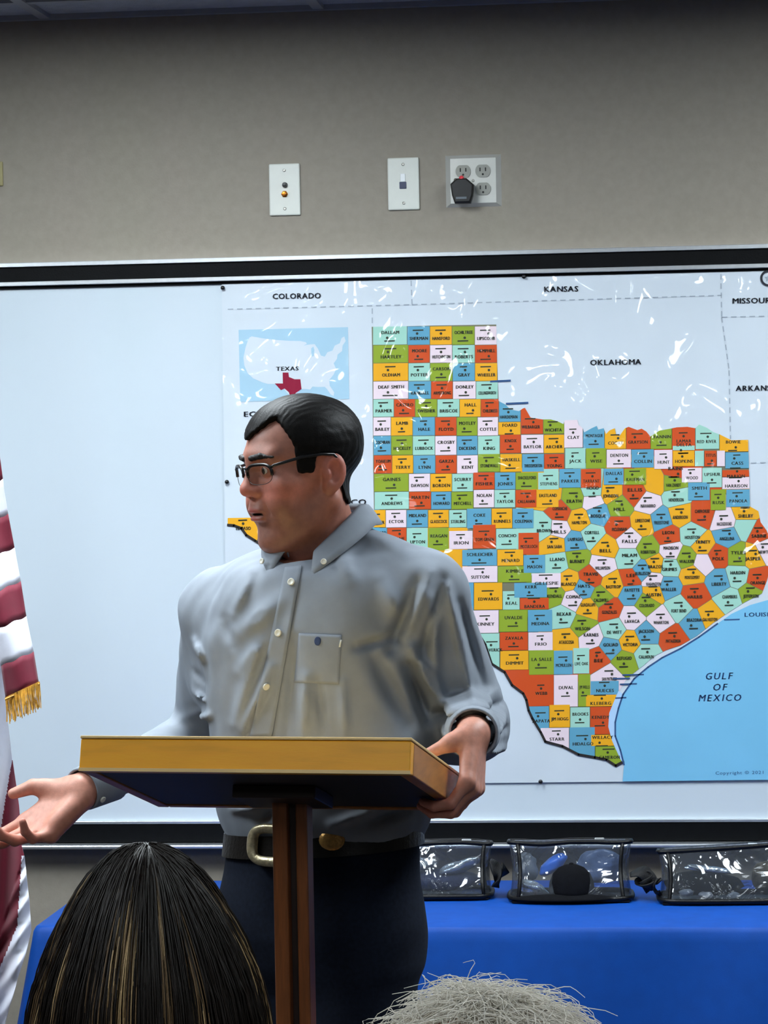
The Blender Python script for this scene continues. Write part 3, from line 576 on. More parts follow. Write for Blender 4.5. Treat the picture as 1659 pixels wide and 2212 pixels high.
# clear bags on the table
def vinyl_mat():
    m = bpy.data.materials.new('clear_vinyl'); m.use_nodes = True; N = m.node_tree.nodes; L = m.node_tree.links; N.remove(N['Principled BSDF'])
    out = N['Material Output']; tr = N.new('ShaderNodeBsdfTransparent'); gl = N.new('ShaderNodeBsdfGlossy'); df = N.new('ShaderNodeBsdfDiffuse'); mx = N.new('ShaderNodeMixShader'); m2 = N.new('ShaderNodeMixShader')
    tr.inputs[0].default_value = (.80, .84, .88, 1); gl.inputs['Roughness'].default_value = .10; df.inputs[0].default_value = (.5, .55, .62, 1)
    lw = N.new('ShaderNodeLayerWeight'); lw.inputs[0].default_value = .35
    tcn = N.new('ShaderNodeTexCoord'); no = N.new('ShaderNodeTexNoise'); no.inputs['Scale'].default_value = 16; no.inputs['Detail'].default_value = 2; no.inputs['Distortion'].default_value = 1.5; bp = N.new('ShaderNodeBump'); bp.inputs['Distance'].default_value = .02; bp.inputs['Strength'].default_value = .38
    L.new(tcn.outputs['Object'], no.inputs['Vector']); L.new(no.outputs['Fac'], bp.inputs['Height']); L.new(bp.outputs[0], gl.inputs['Normal']); L.new(bp.outputs[0], lw.inputs['Normal'])
    mr = N.new('ShaderNodeMapRange'); mr.inputs[3].default_value = .06; mr.inputs[4].default_value = .55; L.new(lw.outputs['Fresnel'], mr.inputs[0])
    m2.inputs[0].default_value = .05; L.new(tr.outputs[0], m2.inputs[1]); L.new(df.outputs[0], m2.inputs[2])
    L.new(mr.outputs[0], mx.inputs[0]); L.new(m2.outputs[0], mx.inputs[1]); L.new(gl.outputs[0], mx.inputs[2]); L.new(mx.outputs[0], out.inputs[0]); return m
vinyl = vinyl_mat(); trim = mat('black_trim', (8, 8, 10), .4, noise=(80, .2), bump=(200, .3), spec=.3); web = mat('black_webbing', (9, 9, 11), .7, noise=(200, .3), bump=(500, .6)); silver = mat('crinkled_foil', (190, 198, 206), .25, metal=.8, noise=(40, .3), bump=(60, .8, .004))
darkcl = mat('dark_fabric', (10, 11, 15), .9, noise=(80, .3), bump=(300, .3), spec=.15); blue_it = mat('blue_plastic', (46, 116, 226), .3, noise=(20, .15)); grey_it = mat('grey_packet', (120, 126, 134), .35, noise=(30, .3), bump=(60, .5, .004))
navycl = mat('navy_fabric', (22, 32, 66), .8, noise=(80, .3), bump=(300, .5))
def lumpmesh(c, r, seed, nu=22, nv=14, amp=.22, rot=0.):
    m_ = MB().sphere((0, 0, 0), 1, nu, nv); V = np.array(m_.V); V = V * (1 + amp * fold_noise(V, seed, 3.2))[:, None] * np.array(r)
    ca, sa = math.cos(rot), math.sin(rot); V = V @ np.array([[ca, 0, sa], [0, 1, 0], [-sa, 0, ca]]); V = V + np.array(c)
    m_.V = [tuple(v) for v in V]; return m_
def bag(label, px0, px1, py_base, w_fix, h_, seed, tilt):
    a = gp((px0 + px1) / 2, py_base, TZ + .001); W_ = w_fix; D_ = .13; t = empty('clear_bag', a + np.array([0, D_ / 2 + .012, 0]), YAW * .4); tag(t, label, 'bag')
    n = 40; lev = 12; V = []; r_ = np.random.default_rng(seed); edges = {}
    for k in range(lev + 1):
        u = k / lev; dd = D_ / 2 * (1 - .72 * u ** 1.3); ww = W_ / 2 * (1 - .05 * math.sin(u * math.pi)) ; zz = .004 + h_ * u
        for i in range(n):
            q = 2 * math.pi * i / n; e = .45; cx_, sx_ = math.cos(q), math.sin(q)
            x = ww * abs(cx_) ** e * (1 if cx_ > 0 else -1); y = dd * abs(sx_) ** e * (1 if sx_ > 0 else -1)
            V.append((x, y, zz + tilt * x * u))
    V = np.array(V); V[:, 1] += .010 * fold_noise(V, seed, 45) * np.sin(np.clip((V[:, 2]) / h_, 0, 1) * math.pi); V[:, 2] += .006 * fold_noise(V * [1, .3, .3], seed + 1, 25) * (V[:, 2] / h_)
    Fc = [(k * n + i, k * n + (i + 1) % n, (k + 1) * n + (i + 1) % n, (k + 1) * n + i) for k in range(lev) for i in range(n)] + [tuple(range(lev * n, lev * n + n))]
    pyd('vinyl_shell', V, Fc, vinyl, t, smooth=True)
    lo = [V[i] + [0, 0, .004] for i in range(n)]; lo.append(lo[0]); MB().tube(lo, .0055, 6, False).obj('bottom_piping', trim, t, smooth=True)
    MB().box((-W_ / 2 + .006, -D_ / 2 + .006, .001), (W_ / 2 - .006, D_ / 2 - .006, .004)).obj('base_panel', trim, t)
    hi = [V[lev * n + i] for i in range(n)]; hi.append(hi[0]); MB().tube(hi, .0048, 6, False).obj('top_piping', trim, t, smooth=True)
    for q in (n // 8, 3 * n // 8, 5 * n // 8, 7 * n // 8): MB().tube([V[k * n + q] for k in range(lev + 1)], .0042, 6).obj('corner_piping', trim, t, smooth=True)
    zy = np.linspace(-W_ / 2 * .9, W_ / 2 * .9, 14); MB().tube([(x, 0, h_ + .006 + tilt * x) for x in zy], .0032, 6).obj('zipper', mat('zip', (70, 74, 84), .35, metal=.6, noise=(200, .4)), t)
    MB().box((W_ * .2, -.004, h_ + .006), (W_ * .2 + .02, .004, h_ + .012), .002).obj('zip_pull', alu, t)
    return t, W_, h_, D_
def strap(t, pts, wd=.03):
    pts = np.array(pts, float); s_ = np.linspace(0, len(pts) - 1, 34); P = np.stack([np.interp(s_, range(len(pts)), pts[:, i]) for i in range(3)], 1)
    for _ in range(4): P[1:-1] = (P[:-2] + 2 * P[1:-1] + P[2:]) / 4
    V = []; 
    for i in range(len(P)):
        a = i * .22; d = np.array([math.sin(a) * .35, math.cos(a), math.sin(a * .7) * .6]) * wd / 2; V += [P[i] - d, P[i] + d]
    o = pyd('shoulder_strap', V, [(2 * i, 2 * i + 1, 2 * i + 3, 2 * i + 2) for i in range(len(P) - 1)], web, t, smooth=True); m_ = o.modifiers.new('s', 'SOLIDIFY'); m_.thickness = .003; return o
def inside(t, name, lab, cat_, m_, c, r, seed, amp=.22, rot=0.):
    loc = Vector(t.location); Rz = Matrix.Rotation(t.rotation_euler[2], 3, 'Z'); p = loc + Rz @ Vector(c)
    o = lumpmesh((0, 0, 0), r, seed, amp=amp, rot=rot).obj(name, m_, None, p, t.rotation_euler[2], smooth=True); return tag(o, lab, cat_)
t1, W1, H1, D1 = bag('clear vinyl bag with black piping, half hidden behind the speaker', 868, 1030, 1948, .205, .105, 3, 0.)
strap(t1, [(W1 / 2 - .004, -.02, .075), (W1 / 2 + .012, -.03, .055), (W1 / 2 + .018, -.03, .03), (W1 / 2 + .004, -.03, .018), (W1 / 2 + .02, -.01, .045), (W1 / 2 + .03, -.005, .058)], .042)
inside(t1, 'foil_packet', 'crumpled silver packet inside the bag half hidden behind the speaker', 'packet', silver, (.035, -.012, .062), (.042, .012, .012), 5, .5, .35)
inside(t1, 'dark_cloth', 'folded dark cloth inside the bag half hidden behind the speaker', 'cloth', navycl, (-.0, .005, .030), (.08, .035, .022), 6)
inside(t1, 'grey_packet', 'grey plastic packet on the dark cloth, inside the bag half hidden behind the speaker', 'packet', grey_it, (-.045, .0, .067), (.032, .014, .013), 8, .4)
t2, W2, H2, D2 = bag('clear vinyl bag with a black cap and blue bottle inside', 1097, 1362, 1954, .250, .112, 11, 0.)
strap(t2, [(W2 / 2 - .004, -.03, .05), (W2 / 2 + .02, -.035, .062), (W2 / 2 + .035, -.035, .045), (W2 / 2 + .05, -.03, .030), (W2 / 2 + .03, -.03, .022), (W2 / 2 + .008, -.03, .032), (W2 / 2 + .02, -.02, .056), (W2 / 2 + .046, -.02, .04), (W2 / 2 + .02, -.03, .026)], .046)
inside(t2, 'blue_bottle', 'bright blue plastic bottle lying aslant in the middle clear bag', 'bottle', blue_it, (-.035, .0, .070), (.033, .016, .015), 13, .12, -.62 + 1.25)
inside(t2, 'foil_packet', 'crumpled silver packet at the foot of the middle clear bag', 'packet', silver, (-.078, -.030, .026), (.032, .012, .012), 15, .5, -.35)
inside(t2, 'grey_packet', 'crinkled grey packet beside the blue bottle in the middle clear bag', 'packet', grey_it, (-.088, .004, .062), (.024, .018, .03), 17, .4)
inside(t2, 'clear_packet', 'pale blue grey packet standing behind the black cap', 'packet', mat('blue_grey_packet', (96, 118, 158), .3, noise=(30, .3), bump=(60, .6, .004)), (.060, .012, .062), (.046, .012, .036), 19, .35)
loc = Vector(t2.location) + Vector((.004, -.042, 0)); cap_o = empty('baseball_cap', loc + Vector((0, 0, .010)), t2.rotation_euler[2]); tag(cap_o, 'black baseball cap lying in the middle clear bag', 'cap')
m_ = MB(); n_ = 28; prof = [(.045, 0), (.047, .012), (.045, .03), (.038, .048), (.026, .060), (.012, .066), (.001, .067)]
m_.lathe(prof, n_, 'z'); m_.V = [(x * 1.0, y * .62, z) for x, y, z in m_.V]; m_.obj('crown', darkcl, cap_o, smooth=True)
V = []; Fc = []
for j in range(7):
    for i in range(15):
        q = math.pi * (.92 + 1.02 * i / 14); rr = .042 + .052 * j / 6; V.append((-.012 + rr * math.cos(q) * 1.25, rr * math.sin(q) * .42, .006 - .010 * (j / 6) ** 2 + .008 * (i / 14 - .5) ** 2))
Fc = [(j * 15 + i, j * 15 + i + 1, (j + 1) * 15 + i + 1, (j + 1) * 15 + i) for j in range(6) for i in range(14)]
o = pyd('brim', V, Fc, darkcl, cap_o, smooth=True); o.modifiers.new('s', 'SOLIDIFY').thickness = .003
MB().sphere((0, 0, .067), (.005, .004, .003), 10, 6).obj('top_button', darkcl, cap_o)
t3, W3, H3, D3 = bag('clear vinyl bag with dark clothing and a brown bundle inside', 1424, 1700, 1958, .258, .104, 23, .05)
strap(t3, [(-W3 / 2 + .004, -.03, .05), (-W3 / 2 - .008, -.032, .04), (-W3 / 2 - .006, -.03, .022), (-W3 / 2 + .004, -.03, .018)], .024)
inside(t3, 'brown_bundle', 'mottled dark brown bundle inside the clear bag farthest from the speaker', 'bundle', mat('brown_camo', (74, 66, 48), .7, noise=(60, .7), bump=(120, .6, .003)), (.088, -.005, .048), (.030, .03, .034), 27, .2)
inside(t3, 'dark_cloth', 'folded black cloth inside the clear bag farthest from the speaker', 'cloth', darkcl, (-.035, .0, .034), (.075, .036, .024), 29)
inside(t3, 'foil_packet', 'thin silver packet on the black cloth, inside the clear bag farthest from the speaker', 'packet', silver, (-.035, -.012, .066), (.05, .01, .008), 31, .5, -.1)
for (x, z, sd_) in ((-.035, .018, 33), (.02, .016, 35), (-.075, .024, 37)):
    inside(t3, 'small_tube', 'small pale tube at the foot of the clear bag farthest from the speaker', 'tube', grey_it, (x, -.05, z), (.014, .006, .008), sd_, .3)['group'] = 'pale tubes in the clear bag'

# ================================================================== FLAG ON A POLE
FY = 5.30; fo = vp(-95, 1500, FY); fo[2] = 0; froot = empty('flag', v2w(fo), YAW); tag(froot, 'red and white striped flag with gold fringe hanging from its pole', 'flag')
redc = mat('flag_red', (112, 8, 40), .7, noise=(40, .1), bump=(600, .2, .0006), sheen=.2); whc = mat('flag_white', (226, 228, 242), .7, noise=(40, .04), bump=(600, .2, .0006), sheen=.2); gold = mat('gold_fringe', (206, 152, 56), .5, noise=(120, .35))
def fv(px, py, dy=0.): return vp(px, py, FY + dy) - fo
br = [(1016, 3), (1065, 9), (1110, 17), (1183, 31), (1255, 45), (1331, 57), (1407, 73), (1475, 84)]
yy = [b_[0] for b_ in br]; xx = [b_[1] for b_ in br]
yb = [504, 580, 656, 732, 808, 884, 960, 1035, 1110, 1183, 1255, 1331, 1407, 1475]; lf = lambda y: np.interp(y, [500, 900, 1300, 1445, 1510], [-110, -90, -30, 3, 12])
for k in range(len(yb) - 1):
    V = []; nu_, nv_ = 14, 5
    for j in range(nv_ + 1):
        yr = yb[k] + (yb[k + 1] - yb[k]) * j / nv_; xr = np.interp(yr, yy, xx) if yr > 1016 else 3 - (1016 - yr) * .14
        xl = lf(yr + .45 * max(0, xr - lf(yr + 30)))
        for i in range(nu_ + 1):
            x = xr + (xl - xr) * i / nu_; V.append(fv(x, yr + .45 * (xr - x) + 2 * math.sin(i * .9), -.03 + .016 * math.sin(i / nu_ * 4.2 + yr / 160.)))
    o = pyd('stripe', V, [(j * (nu_ + 1) + i, j * (nu_ + 1) + i + 1, (j + 1) * (nu_ + 1) + i + 1, (j + 1) * (nu_ + 1) + i) for j in range(nv_) for i in range(nu_)], redc if k % 2 == 0 else whc, froot, smooth=True)
    o.modifiers.new('s', 'SOLIDIFY').thickness = .0012
m_ = MB()
for i in range(54):
    u = i / 53; x = 12 + 73 * u; y = 1509 - 34 * u; dy = -.03 + .016 * math.sin((1 - u) * 4.2 + 9.2); L = 52 + random.uniform(-5, 5)
    m_.tube([fv(x, y - 3, dy), fv(x + 3 + random.uniform(-1, 1), y + L * .5, dy + random.uniform(-.004, .004)), fv(x + 5 + random.uniform(-3, 3), y + L, dy + random.uniform(-.006, .006))], .0009, 5)
tag(m_.obj('fringe', gold, froot), 'gold fringe of twisted threads', kind='stuff')
MB().tube([fv(11, 1511, -.03), fv(48, 1494, -.034), fv(85, 1477, -.028)], .0022, 6).obj('fringe_band', gold, froot)
rb = lambda y: np.interp(y, [520, 1200, 1300, 1510, 1640, 1740, 1830, 1850, 1950, 2010, 2060, 2120, 2212, 2330], [-88, -30, -6, 12, 26, 40, 47, 53, 64, 68, 56, 36, 10, -10])
V = []; nu_, nv_ = 80, 500; Fc = []; mi = []
for j in range(nv_ + 1):
    y = 520 + 1810 * j / nv_
    for i in range(nu_ + 1):
        x = rb(y) + (-150 - rb(y)) * (i / nu_) ** 1.25; V.append(fv(x, y, .012 + .022 * math.sin(x / 13. + y / 260.) + (.008 * math.sin(y / 9. + x / 7) if y > 1840 and x > 36 - (y - 1900) * .3 else 0)))
for j in range(nv_):
    y = 520 + 1810 * (j + .5) / nv_
    for i in range(nu_):
        x = rb(y) + (-150 - rb(y)) * ((i + .5) / nu_) ** 1.25
        redl = np.interp(y, [1640, 1800, 2000], [26, 0, -50]); redr = np.interp(y, [1640, 1830, 1850, 1900, 2000, 2090, 2200], [90, 90, 47, 44, 37, 0, -60])
        Fc.append((j * (nu_ + 1) + i, j * (nu_ + 1) + i + 1, (j + 1) * (nu_ + 1) + i + 1, (j + 1) * (nu_ + 1) + i)); mi.append(1 if (y > 1640 and redl < x < redr) else (1 if x < -60 - 25 * math.sin(y / 200) else 0))
o = pyd('hanging_fold', V, Fc, [whc, redc], froot, smooth=True, mi=mi); o.modifiers.new('s', 'SOLIDIFY').thickness = .0012
polem = mat('pole_wood', (120, 72, 34), .4, noise=(20, .2), stretch=(20, 20, 1.5)); brs = mat('polished_brass', (206, 164, 78), .25, metal=.9, noise=(20, .08))
MB().tube([(0, 0, .03), (0, 0, 2.30)], .013, 14).obj('pole', polem, froot, smooth=True)
MB().lathe([(.12, 0), (.12, .018), (.10, .035), (.05, .05), (.024, .07), (.022, .14), (.013, .15)], 28).obj('base', brs, froot, smooth=True)
MB().lathe([(.012, 2.30), (.02, 2.315), (.02, 2.325), (.008, 2.34), (.016, 2.37), (.02, 2.40), (.001, 2.47)], 18).obj('finial', brs, froot, smooth=True)

# ================================================================== LECTERN
LPSI = math.radians(13.5); LW, LD = .466, .345; lfc = vp(527, 1591, 3.885); LZT = lfc[2]; LTH = .047
eV = np.array([math.cos(LPSI), -math.sin(LPSI), 0]); gV = np.array([math.sin(LPSI), math.cos(LPSI), 0]); rearc = lfc + gV * LD
LZB = vp(685, 1745, rearc[1])[2]; slope = (LZT - LTH - LZB) / LD
lroot = empty('lectern', v2w(np.array([lfc[0], lfc[1], 0]) + gV * (LD / 2)), YAW - LPSI); tag(lroot, 'wooden lectern with honey coloured slanted top on a dark post', 'lectern')
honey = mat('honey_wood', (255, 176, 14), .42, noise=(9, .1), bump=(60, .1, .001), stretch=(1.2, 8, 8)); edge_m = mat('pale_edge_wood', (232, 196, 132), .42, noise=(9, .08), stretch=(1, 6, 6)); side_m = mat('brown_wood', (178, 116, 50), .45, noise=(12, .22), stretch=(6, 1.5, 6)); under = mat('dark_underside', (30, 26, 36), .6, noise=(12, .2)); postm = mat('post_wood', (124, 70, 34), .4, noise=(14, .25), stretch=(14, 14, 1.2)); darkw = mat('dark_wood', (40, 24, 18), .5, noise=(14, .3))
def sl(y): return LZT - slope * (y + LD / 2)     # height of the top surface
def slab(name, x0, x1, y0, y1, zt0, zb0, m_, bev=.002):
    mm = MB().box((x0, y0, 0), (x1, y1, 1), 0); mm.V = [(x, y + (zt0 if z > .5 else zb0) * slope, sl(y) + (zt0 if z > .5 else zb0)) for x, y, z in mm.V]; o = mm.obj(name, m_, lroot)
    if bev: bv = o.modifiers.new('b', 'BEVEL'); bv.width = bev; bv.segments = 2
    return o
hw, hd = LW / 2, LD / 2
slab('front_panel', -hw, hw, -hd, -hd + .018, -.0045, -LTH, honey, .0015)
slab('side_panel', -hw, -hw + .018, -hd + .0185, hd, -.0045, -LTH, side_m, .0015); slab('side_panel', hw - .018, hw, -hd + .0185, hd, -.0045, -LTH, side_m, .0015)
slab('back_panel', -hw + .0185, hw - .0185, hd - .018, hd, -.0045, -LTH, side_m, .0015)
slab('reading_top', -hw - .001, hw + .001, -hd - .001, hd, 0, -.004, edge_m, .0012)
slab('book_stop', -hw + .03, hw - .03, hd - .016, hd - .004, .018, 0., side_m, .002)
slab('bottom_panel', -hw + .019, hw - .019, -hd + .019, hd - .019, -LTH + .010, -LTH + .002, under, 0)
slab('edge_band', -hw, hw, -hd - .0008, -hd + .004, -LTH + .004, -LTH - .0006, edge_m, 0)
pxx = (vp(634, 1800, 4.05) - np.array([lfc[0], lfc[1], 0]) - gV * hd); ppx, ppy = pxx @ eV, (pxx @ gV)
zt_ = sl(ppy) - LTH
slab('bracket', ppx - .07, ppx + .05, ppy - .05, ppy + .05, -LTH + .002, -LTH - .016, darkw, .002)
MB().box((ppx - .026, ppy - .02, .04), (ppx - .004, ppy + .022, zt_ - .012), .003).obj('post', postm, lroot); MB().box((ppx + .006, ppy - .012, .04), (ppx + .023, ppy + .022, zt_ - .012), .003).obj('post', postm, lroot)
MB().box((ppx - .006, ppy - .004, .04), (ppx + .008, ppy + .018, zt_ - .014)).obj('post_core', darkw, lroot)
MB().box((ppx - .2, ppy - .2, 0), (ppx + .2, ppy + .2, .026), .006).obj('base', side_m, lroot); MB().box((ppx - .07, ppy - .07, .026), (ppx + .07, ppy + .07, .045), .004).obj('base_block', darkw, lroot)

# ================================================================== THE SPEAKER
MY = 4.375; mo = vp(690, 1700, MY); mo[2] = 0
person = empty('person', v2w(mo), YAW); tag(person, 'dark-haired person in glasses and grey-blue button-down shirt speaking at the lectern', 'person')
def mj(px, py, dy=0.): return vp(px, py, MY + dy) - mo          # pixel -> person frame (right, away, up)
def mz(py, px=690, dy=0.): return mj(px, py, dy)[2]
TPH = math.radians(31); TFW = np.array([-math.sin(TPH), -math.cos(TPH), 0]); TLF = np.array([math.cos(TPH), -math.sin(TPH), 0])   # torso: forward, his left
def loft(P, tab, ph, ex=2.3):
    tab = sorted(tab); z = P[:, 2]; zs_ = np.array([t[0] for t in tab]); zz = np.linspace(zs_[0], zs_[-1], 120); ker = np.hanning(15); ker /= ker.sum()
    def col(i):
        y = np.interp(zz, zs_, [t[i] for t in tab]); yp = np.concatenate([np.full(7, y[0]), y, np.full(7, y[-1])]); return np.interp(z, zz, np.convolve(yp, ker, 'valid'))
    cx_, cy_, a, b = col(1), col(2), col(3), col(4); dx, dy = P[:, 0] - cx_, P[:, 1] - cy_
    u = dx * math.cos(ph) - dy * math.sin(ph); v = -dx * math.sin(ph) - dy * math.cos(ph)
    k = (np.abs(u / a) ** ex + np.abs(v / b) ** ex) ** (1 / ex); return (k - 1) * np.minimum(a, b)
SH_L, SH_R, NB = mj(918, 1285, -.085), mj(478, 1322, .095), mj(702, 1172, .0)
EL_L, WR_L = mj(1016, 1562, .05), mj(1022, 1582, -.255)
EL_R, WR_R = mj(440, 1588, .23), mj(196, 1697, .02)
NBL, NBR = mj(752, 1192, -.01), mj(652, 1226, .02)
def seg_xz(P, a, b):
    q = P[:, [0, 2]]; a = np.array([a[0], a[2]]); b = np.array([b[0], b[2]]); ab = b - a; t = np.clip(((q - a) @ ab) / (ab @ ab), 0, 1); return np.linalg.norm(q - a - t[:, None] * ab, axis=1), t
TORSO = [(mz(y), mj(x, y)[0], .0, a, b) for y, x, a, b in ((1150, 706, .08, .065), (1195, 704, .125, .09), (1235, 698, .158, .105), (1290, 692, .178, .117), (1370, 688, .182, .128), (1470, 690, .180, .126), (1570, 694, .180, .126), (1670, 696, .178, .126), (1745, 698, .172, .124), (1785, 698, .163, .118), (1815, 698, .150, .108))]
FOLDS = []                                     # (pixel a, pixel b, height, width) of creases on the camera side
for a, b, h_, w_ in (((505, 1570), (550, 1410), .006, .013), ((520, 1585), (585, 1440), .006, .011), ((565, 1390), (515, 1455), .005, .014), ((600, 1300), (515, 1370), .005, .018), ((655, 1585), (660, 1460), .005, .012), ((700, 1580), (690, 1470), -.004, .010), ((620, 1590), (640, 1380), -.004, .012),
                     ((745, 1580), (740, 1470), .004, .012), ((880, 1560), (800, 1400), -.006, .020), ((850, 1375), (770, 1395), -.005, .010), ((905, 1260), (845, 1400), -.010, .016), ((870, 1330), (820, 1250), .004, .02), ((930, 1235), (870, 1370), .007, .013), ((955, 1250), (905, 1440), -.006, .011),
                     ((965, 1262), (1020, 1500), .007, .010), ((930, 1290), (945, 1480), .005, .012), ((990, 1300), (1050, 1500), -.005, .010), ((890, 1400), (960, 1520), .008, .013), ((880, 1440), (925, 1560), -.009, .014), ((950, 1520), (1075, 1505), .005, .011), ((945, 1548), (1085, 1535), -.006, .010), ((960, 1572), (1092, 1560), .005, .009), ((985, 1590), (1098, 1590), -.004, .009), ((1060, 1610), (1098, 1640), .006, .008),
                     ((405, 1400), (425, 1440), .005, .009), ((402, 1470), (425, 1490), -.005, .008), ((400, 1520), (425, 1528), .005, .008), ((480, 1345), (500, 1400), -.003, .012), ((360, 1590), (440, 1560), .006, .009),
                     ((500, 1760), (560, 1745), .006, .01), ((720, 1775), (800, 1745), .006, .012), ((800, 1770), (880, 1750), -.006, .012), ((560, 1780), (600, 1750), -.005, .01), ((870, 1185), (780, 1150), .003, .015), ((760, 1250), (730, 1180), .003, .016), ((540, 1240), (500, 1330), .004, .012)):
    FOLDS.append((mj(*a, -.11), mj(*b, -.11), h_, w_))
def shirt0(P):
    d = loft(P, TORSO, TPH)
    d = smax(d, -(P[:, 2] - mz(1812)), .01); d = smax(d, P[:, 2] - mz(1205), .03)
    sh = smin(cap(P, NBL, SH_L, .043, .061), cap(P, NBR, SH_R, .040, .058), .03); d = smin(d, sh, .045); d = smax(d, -cap(P, mj(690, 1090, .0), mj(690, 1200, .0) + TFW * .040, .052, .036), .010)
    aL = smin(cap(P, SH_L, EL_L, .063, .059), cap(P, EL_L, WR_L - nrm(WR_L - EL_L) * .035, .057, .036), .02); aR = smin(cap(P, SH_R, EL_R, .058, .049), cap(P, EL_R, WR_R - nrm(WR_R - EL_R) * .03, .049, .031), .02)
    aL = smin(aL, cap(P, mj(900, 1420, -.02), mj(955, 1570, .02), .05, .055), .03); d = smin(d, aL, .022); aR = smin(aR, cap(P, mj(505, 1385, .05), mj(485, 1480, .10), .05, .05), .03); d = smin(d, aR, .03); return d
def shirt(P):
    d = shirt0(P); near = np.abs(d) < .08
    if near.any():
        Q = P[near]; s_ = np.zeros(len(Q)); fr = np.clip((.10 - Q[:, 1]) / .06, 0, 1) * .8 + .2
        for a, b, h_, w_ in FOLDS:
            r_, t = seg_xz(Q, a, b); s_ += 2.4 * h_ * np.exp(-(r_ / (w_ * .72)) ** 2) * (.35 + .65 * np.sin(np.clip(t, .05, .95) * math.pi))
        s_ = s_ * fr + .0035 * fold_noise(Q * [1, 1, .45], 5, 34) + .0022 * fold_noise(Q * [1, 1, .5], 9, 80) + .0045 * np.maximum(0, fold_noise(Q * [1, 1, .55], 31, 60)) ** 1.5
        d[near] -= np.clip(s_, -.016, .011)
    return d
hi_ = np.array([.42, .40, mz(1050)]); V, Q = surf(shirt, (-.46, -.42, mz(1840)), hi_, .0036)
shirt_m = mat('shirt_cotton', (138, 146, 157), .8, noise=(55, .04), bump=(1200, .2, .0004))
shirt_o = meshobj('shirt', npmesh('shirt', V, Q), shirt_m, person); shirt_o['label'] = 'grey-blue cotton button-down shirt'
CAMP = w2v(CAM) - mo
def on(fn, px, py, off=0.): return march(fn, CAMP, vray(px, py), 3.2, 5.2, off)
def patch(name, fn, quad, nu_, nv_, off, m_, parent, th=.0018):
    A = [np.array(q, float) for q in quad]; V = []
    for j in range(nv_ + 1):
        for i in range(nu_ + 1):
            u, v = i / nu_, j / nv_; p = (A[0] * (1 - u) + A[1] * u) * (1 - v) + (A[3] * (1 - u) + A[2] * u) * v; V.append(vray(p[0], p[1]))
    V = march_many(fn, CAMP, np.array(V), 3.2, 5.2, off)
    o = pyd(name, V, [(j * (nu_ + 1) + i, j * (nu_ + 1) + i + 1, (j + 1) * (nu_ + 1) + i + 1, (j + 1) * (nu_ + 1) + i) for j in range(nv_) for i in range(nu_)], m_, parent, smooth=True)
    sm_ = o.modifiers.new('s', 'SOLIDIFY'); sm_.thickness = th; sm_.offset = -1; return o
patch('placket', shirt, ((616, 1226), (652, 1222), (588, 1590), (540, 1592)), 5, 44, .0014, shirt_m, shirt_o, .0012)
patch('pocket', shirt, ((646, 1368), (738, 1372), (732, 1478), (636, 1474)), 14, 16, .0005, shirt_m, shirt_o, .0007)
p, n = on(shirt, 686, 1385, .0022); mb = MB().lathe([(1, -.0006), (1, .0004), (.85, .0010), (.02, .0012)], 18, 'z'); mb.V = [(x * .0052, y * .0066, z) for x, y, z in mb.V]; mb.xf((frame(n), p)); mb.obj('pocket_emblem', mat('navy_thread', (42, 62, 104), .7, noise=(120, .3)), shirt_o)
patch('pocket_tab', shirt, ((735, 1382), (739, 1382), (736, 1398), (732, 1398)), 2, 3, .0020, mat('white_thread', (214, 218, 210), .7, noise=(120, .1)), shirt_o, .001)
pearl = mat('pearl_button', (226, 226, 214), .3, noise=(60, .05))
def button(p, n, parent, r=.0056):
    A = frame(n); mb = MB().lathe([(r * .9, -.001), (r, .0004), (r, .0016), (r * .8, .0022), (r * .62, .0016), (.0002, .0015)], 16, 'z'); mb.xf((A, p)); return mb.obj('button', pearl, parent, smooth=True)
for px, py in ((629, 1257), (601, 1367), (575, 1483)): p, n = on(shirt, px, py, .0042); button(p, n, shirt_o)

# collar
CN = mj(706, 1150, .0); nco = 49
def collar():
    V = []; rows = 7
    for i in range(nco):
        t = math.radians(-157 + 314 * i / (nco - 1)); fa = math.cos(t)               # t=0 back ... +-168 at the front opening
        side = math.sin(t); back = (fa + 1) / 2
        dirv = -TFW * math.cos(t) + TLF * math.sin(t)
        fr = max(0., (abs(math.degrees(t)) - 85) / 72); ztop = mz(1087) + (mz(1182) - mz(1087)) * fr ** 1.15; rt = .060 + .002 * abs(side)
        drop = .033 + .006 * fr ** 1.5; out = .024 + .006 * fr
        ctr = CN + TFW * (.020 * (1 - back))
        for k in range(rows):
            u = k / (rows - 1)
            if u < .2: q = u / .2; z_ = ztop - .012 * (1 - q); r_ = rt - .004 * (1 - q) + .0
            else: q = (u - .2) / .8; z_ = ztop - drop * q + .004 * math.sin(q * math.pi); r_ = rt + .003 * min(1, q * 6) + out * q ** 1.2
            V.append((ctr[0] + dirv[0] * r_, ctr[1] + dirv[1] * r_, z_))
    return V, [(i * rows + k, i * rows + k + 1, (i + 1) * rows + k + 1, (i + 1) * rows + k) for i in range(nco - 1) for k in range(rows - 1)]
V, Fc = collar(); co = pyd('collar', V, Fc, shirt_m, shirt_o, smooth=True); sm_ = co.modifiers.new('s', 'SOLIDIFY'); sm_.thickness = .0022; sm_.offset = 1
p = np.array(V[(nco - 3) * 7 + 6]); button(p + TFW * .004 + np.array([0, 0, .006]), nrm(TFW + TLF * .3 + [0, 0, .3]), co, .0045)
p = np.array(V[2 * 7 + 6]); button(p + TFW * .004 + np.array([0, 0, .006]), nrm(TFW - TLF * .3 + [0, 0, .3]), co, .0045)
